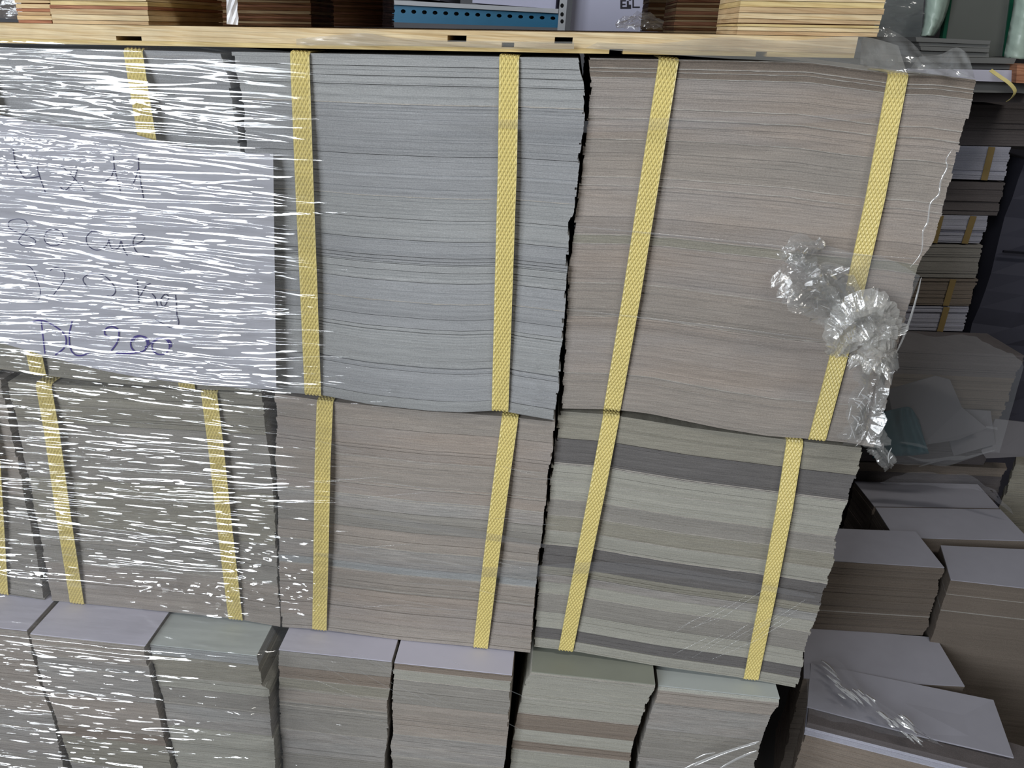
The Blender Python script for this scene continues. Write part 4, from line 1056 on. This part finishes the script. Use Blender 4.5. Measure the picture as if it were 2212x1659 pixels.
# ------------------------------------------------------------------ shelf and cartons behind, seen over the deck
YS = 1.55
sh = thing('steel_shelf', 'blue and white perforated steel shelf seen through the plywood pallet', 'shelf', (at(1000, 50, YS)[0], YS, 0)); sb = (at(1000, 50, YS)[0], YS, 0)
BLUEP = plain_mat('blue_paint', srgb(32, 100, 134), 0.45, 0.12, 20); WHITEP = plain_mat('white_paint', srgb(170, 172, 176), 0.5, 0.1, 20)
A0, A1, B0, B1 = at(700, 2, YS), at(1206, 29, YS), at(700, 43, YS), at(1206, 60, YS)
ncell = 22; mb = MB()
def ringcell(mb, P00, P10, P11, P01, rad=.30):
    c = (P00 + P10 + P11 + P01) / 4; ux, uz = (P10 - P00), (P01 - P00); sq = []
    for t in range(8):
        a = math.pi / 4 * t + math.pi / 8; cx, cz = math.cos(a), math.sin(a); s = 1 / max(abs(cx), abs(cz)) * .5
        sq.append((c + ux * cx * s + uz * cz * s, c + ux * cx * rad * .8 + uz * cz * rad * .62))
    b = len(mb.v)
    for o_, i_ in sq: mb.v += [tuple(o_), tuple(i_)]
    for t in range(8):
        u = (t + 1) % 8; mb.face((b + 2 * t, b + 2 * u, b + 2 * u + 1, b + 2 * t + 1))
    cn = [P00, P10, P11, P01]
    bb = len(mb.v); mb.v += [tuple(p) for p in (P11, P01, P00, P10)]
    for k, (t0_, t1_) in enumerate(((0, 1), (2, 3), (4, 5), (6, 7))):
        mb.face((b + 2 * t0_, bb + k, b + 2 * t1_))
for i in range(ncell):
    t, u = i / ncell, (i + 1) / ncell
    top0, top1 = A0 + (A1 - A0) * t, A0 + (A1 - A0) * u; bt0, bt1 = B0 + (B1 - B0) * t, B0 + (B1 - B0) * u
    ringcell(mb, bt0 + (top0 - bt0) * .32, bt1 + (top1 - bt1) * .32, top1 - (top1 - bt1) * .02, top0 - (top0 - bt0) * .02)
    b = len(mb.v); mb.v += [tuple(bt0), tuple(bt1), tuple(bt1 + (top1 - bt1) * .32), tuple(bt0 + (top0 - bt0) * .32)]; mb.face((b, b + 1, b + 2, b + 3))
mb.build('perforated_beam', BLUEP, sh, sb)
mb = MB(); f = lambda p, dy, dz=0: (p[0], p[1] + dy, p[2] + dz)
mb.hexa([f(B0, .03), f(B1, .03), f(B1, .034), f(B0, .034), f(A0, .03), f(A1, .03), f(A1, .034), f(A0, .034)]); mb.build('beam_shade_plate', plain_mat('beam_shadow', srgb(26, 30, 36), .7), sh, sb)  # dark plate behind the holes, shade inside the beam put into its colour
mb = MB(); mb.hexa([f(A0, -.012), f(A1, -.012), f(A1, .4), f(A0, .4), f(A0, -.012, .010), f(A1, -.012, .010), f(A1, .4, .010), f(A0, .4, .010)]); mb.build('shelf_plate', WHITEP, sh, sb)
x0, x1 = at(1206, 40, YS - .02)[0], at(1222, 40, YS - .02)[0]
mb = MB(); mb.box(x0, x1, YS - .02, YS + .02, 0, 2.0); up_ = mb.build('upright', WHITEP, sh, sb)
for k, py in enumerate((-8, 12, 31, 46)):
    c = at(1214, py, YS - .021); mb = MB(); b = 0
    mb.v = [(c[0] + .0042 * math.cos(a), YS - .0208, c[2] + .005 * math.sin(a)) for a in np.linspace(0, 2 * math.pi, 10, endpoint=False)] + [(c[0] + .0042 * math.cos(a), YS - .0195, c[2] + .005 * math.sin(a)) for a in np.linspace(0, 2 * math.pi, 10, endpoint=False)]
    mb.face(range(10)); 
    for i in range(10): j = (i + 1) % 10; mb.face((i, j, 10 + j, 10 + i))
    o = mb.build('hole', plain_mat('hole_dark', srgb(14, 14, 16), .9), sh, sb); o.parent = up_
mb = MB(); xa = at(690, 20, YS)[0]; mb.box(xa - .03, xa, YS - .02, YS + .02, 0, 2.0); mb.build('upright', WHITEP, sh, sb)
CART = plain_mat('carton_white', srgb(176, 176, 196), 0.7, 0.06, 12); CARTG = plain_mat('carton_grey', srgb(130, 128, 134), 0.7, 0.06, 12)
def carton(label, x0, x1, y, pyb, hgt, mat, zb=None, depth=.4):
    a, b = at(x0, pyb, y), at(x1, pyb, y); z = min(a[2], b[2]) if zb is None else zb
    base = ((a[0] + b[0]) / 2, y, z); root = thing('carton', label, 'carton', base)
    mb = MB(); mb.box(a[0], b[0], y, y + depth, z, z + hgt); mb.build('carton_body', mat, root, base)
    mb = MB(); c = (a[0] + b[0]) / 2; mb.box(a[0], b[0], y - .0006, y, z + hgt * .49, z + hgt * .51); mb.build('flap_seam', CARTG, root, base)
    return root, base, a, b
zs_ = max(A0[2], A1[2]) + .010
carton('white carton on the blue steel shelf right of the grey carton', 1020, 1200, YS + .03, 16, .30, CART, zs_)
carton('grey carton on the blue steel shelf at its left', 846, 950, YS + .03, 6, .28, CARTG, zs_)
r_, b_, a_, bb_ = carton('large white carton with a black printed mark right of the shelf upright', 1230, 1420, YS + .05, 80, .5, CART)
# printed mark: dark square with a knocked-out figure and two letters E-C-L like strokes
INK = plain_mat('print_black', srgb(40, 38, 46), .7); ymk = YS + .0485
mk = MB()
def bar(px0, py0, px1, py1):
    P = [at(px0, py1, ymk), at(px1, py1, ymk), at(px1, py0, ymk), at(px0, py0, ymk)]; b = len(mk.v); mk.v += [tuple(p) for p in P]; mk.face((b, b + 1, b + 2, b + 3))
for q in ((1340, 0, 1344, 19), (1344, 0, 1352, 3), (1344, 8, 1351, 11), (1344, 15, 1363, 19), (1354, 2, 1358, 15), (1358, -2, 1363, 1), (1358, 10, 1363, 15), (1366, -4, 1369, 17), (1369, 14, 1382, 17)):
    bar(*q)
mk.build('printed_mark', INK, r_, b_)
# back corner: dark wrapped thing seen at the far left over the deck
dl = thing('dark_wrapped_pack', 'dark film wrapped pack at the top left picture corner', 'wrapped pack', tuple(at(20, 45, .30))); db = tuple(at(20, 45, .30))
a, b = at(-60, 46, .30), at(60, 46, .30); mb = MB(); mb.box(a[0], b[0], .30, .42, ztop(b[0]) + .003, ztop(b[0]) + .070); mb.build('pack_body', plain_mat('pack_brown', srgb(70, 62, 60), .6, .2, 20), dl, db)
mb = MB()
for j in range(15):
    for i in range(9): mb.v.append((a[0] + (b[0] - a[0]) * i / 8, .296 - rnd.uniform(0, .006), ztop(b[0]) + .003 + .066 * j / 14))
for j in range(14):
    for i in range(8): q = j * 9 + i; mb.face((q, q + 1, q + 10, q + 9))
mb.build('film_cover', MAT['film_wrap'], dl, db, smooth=True)
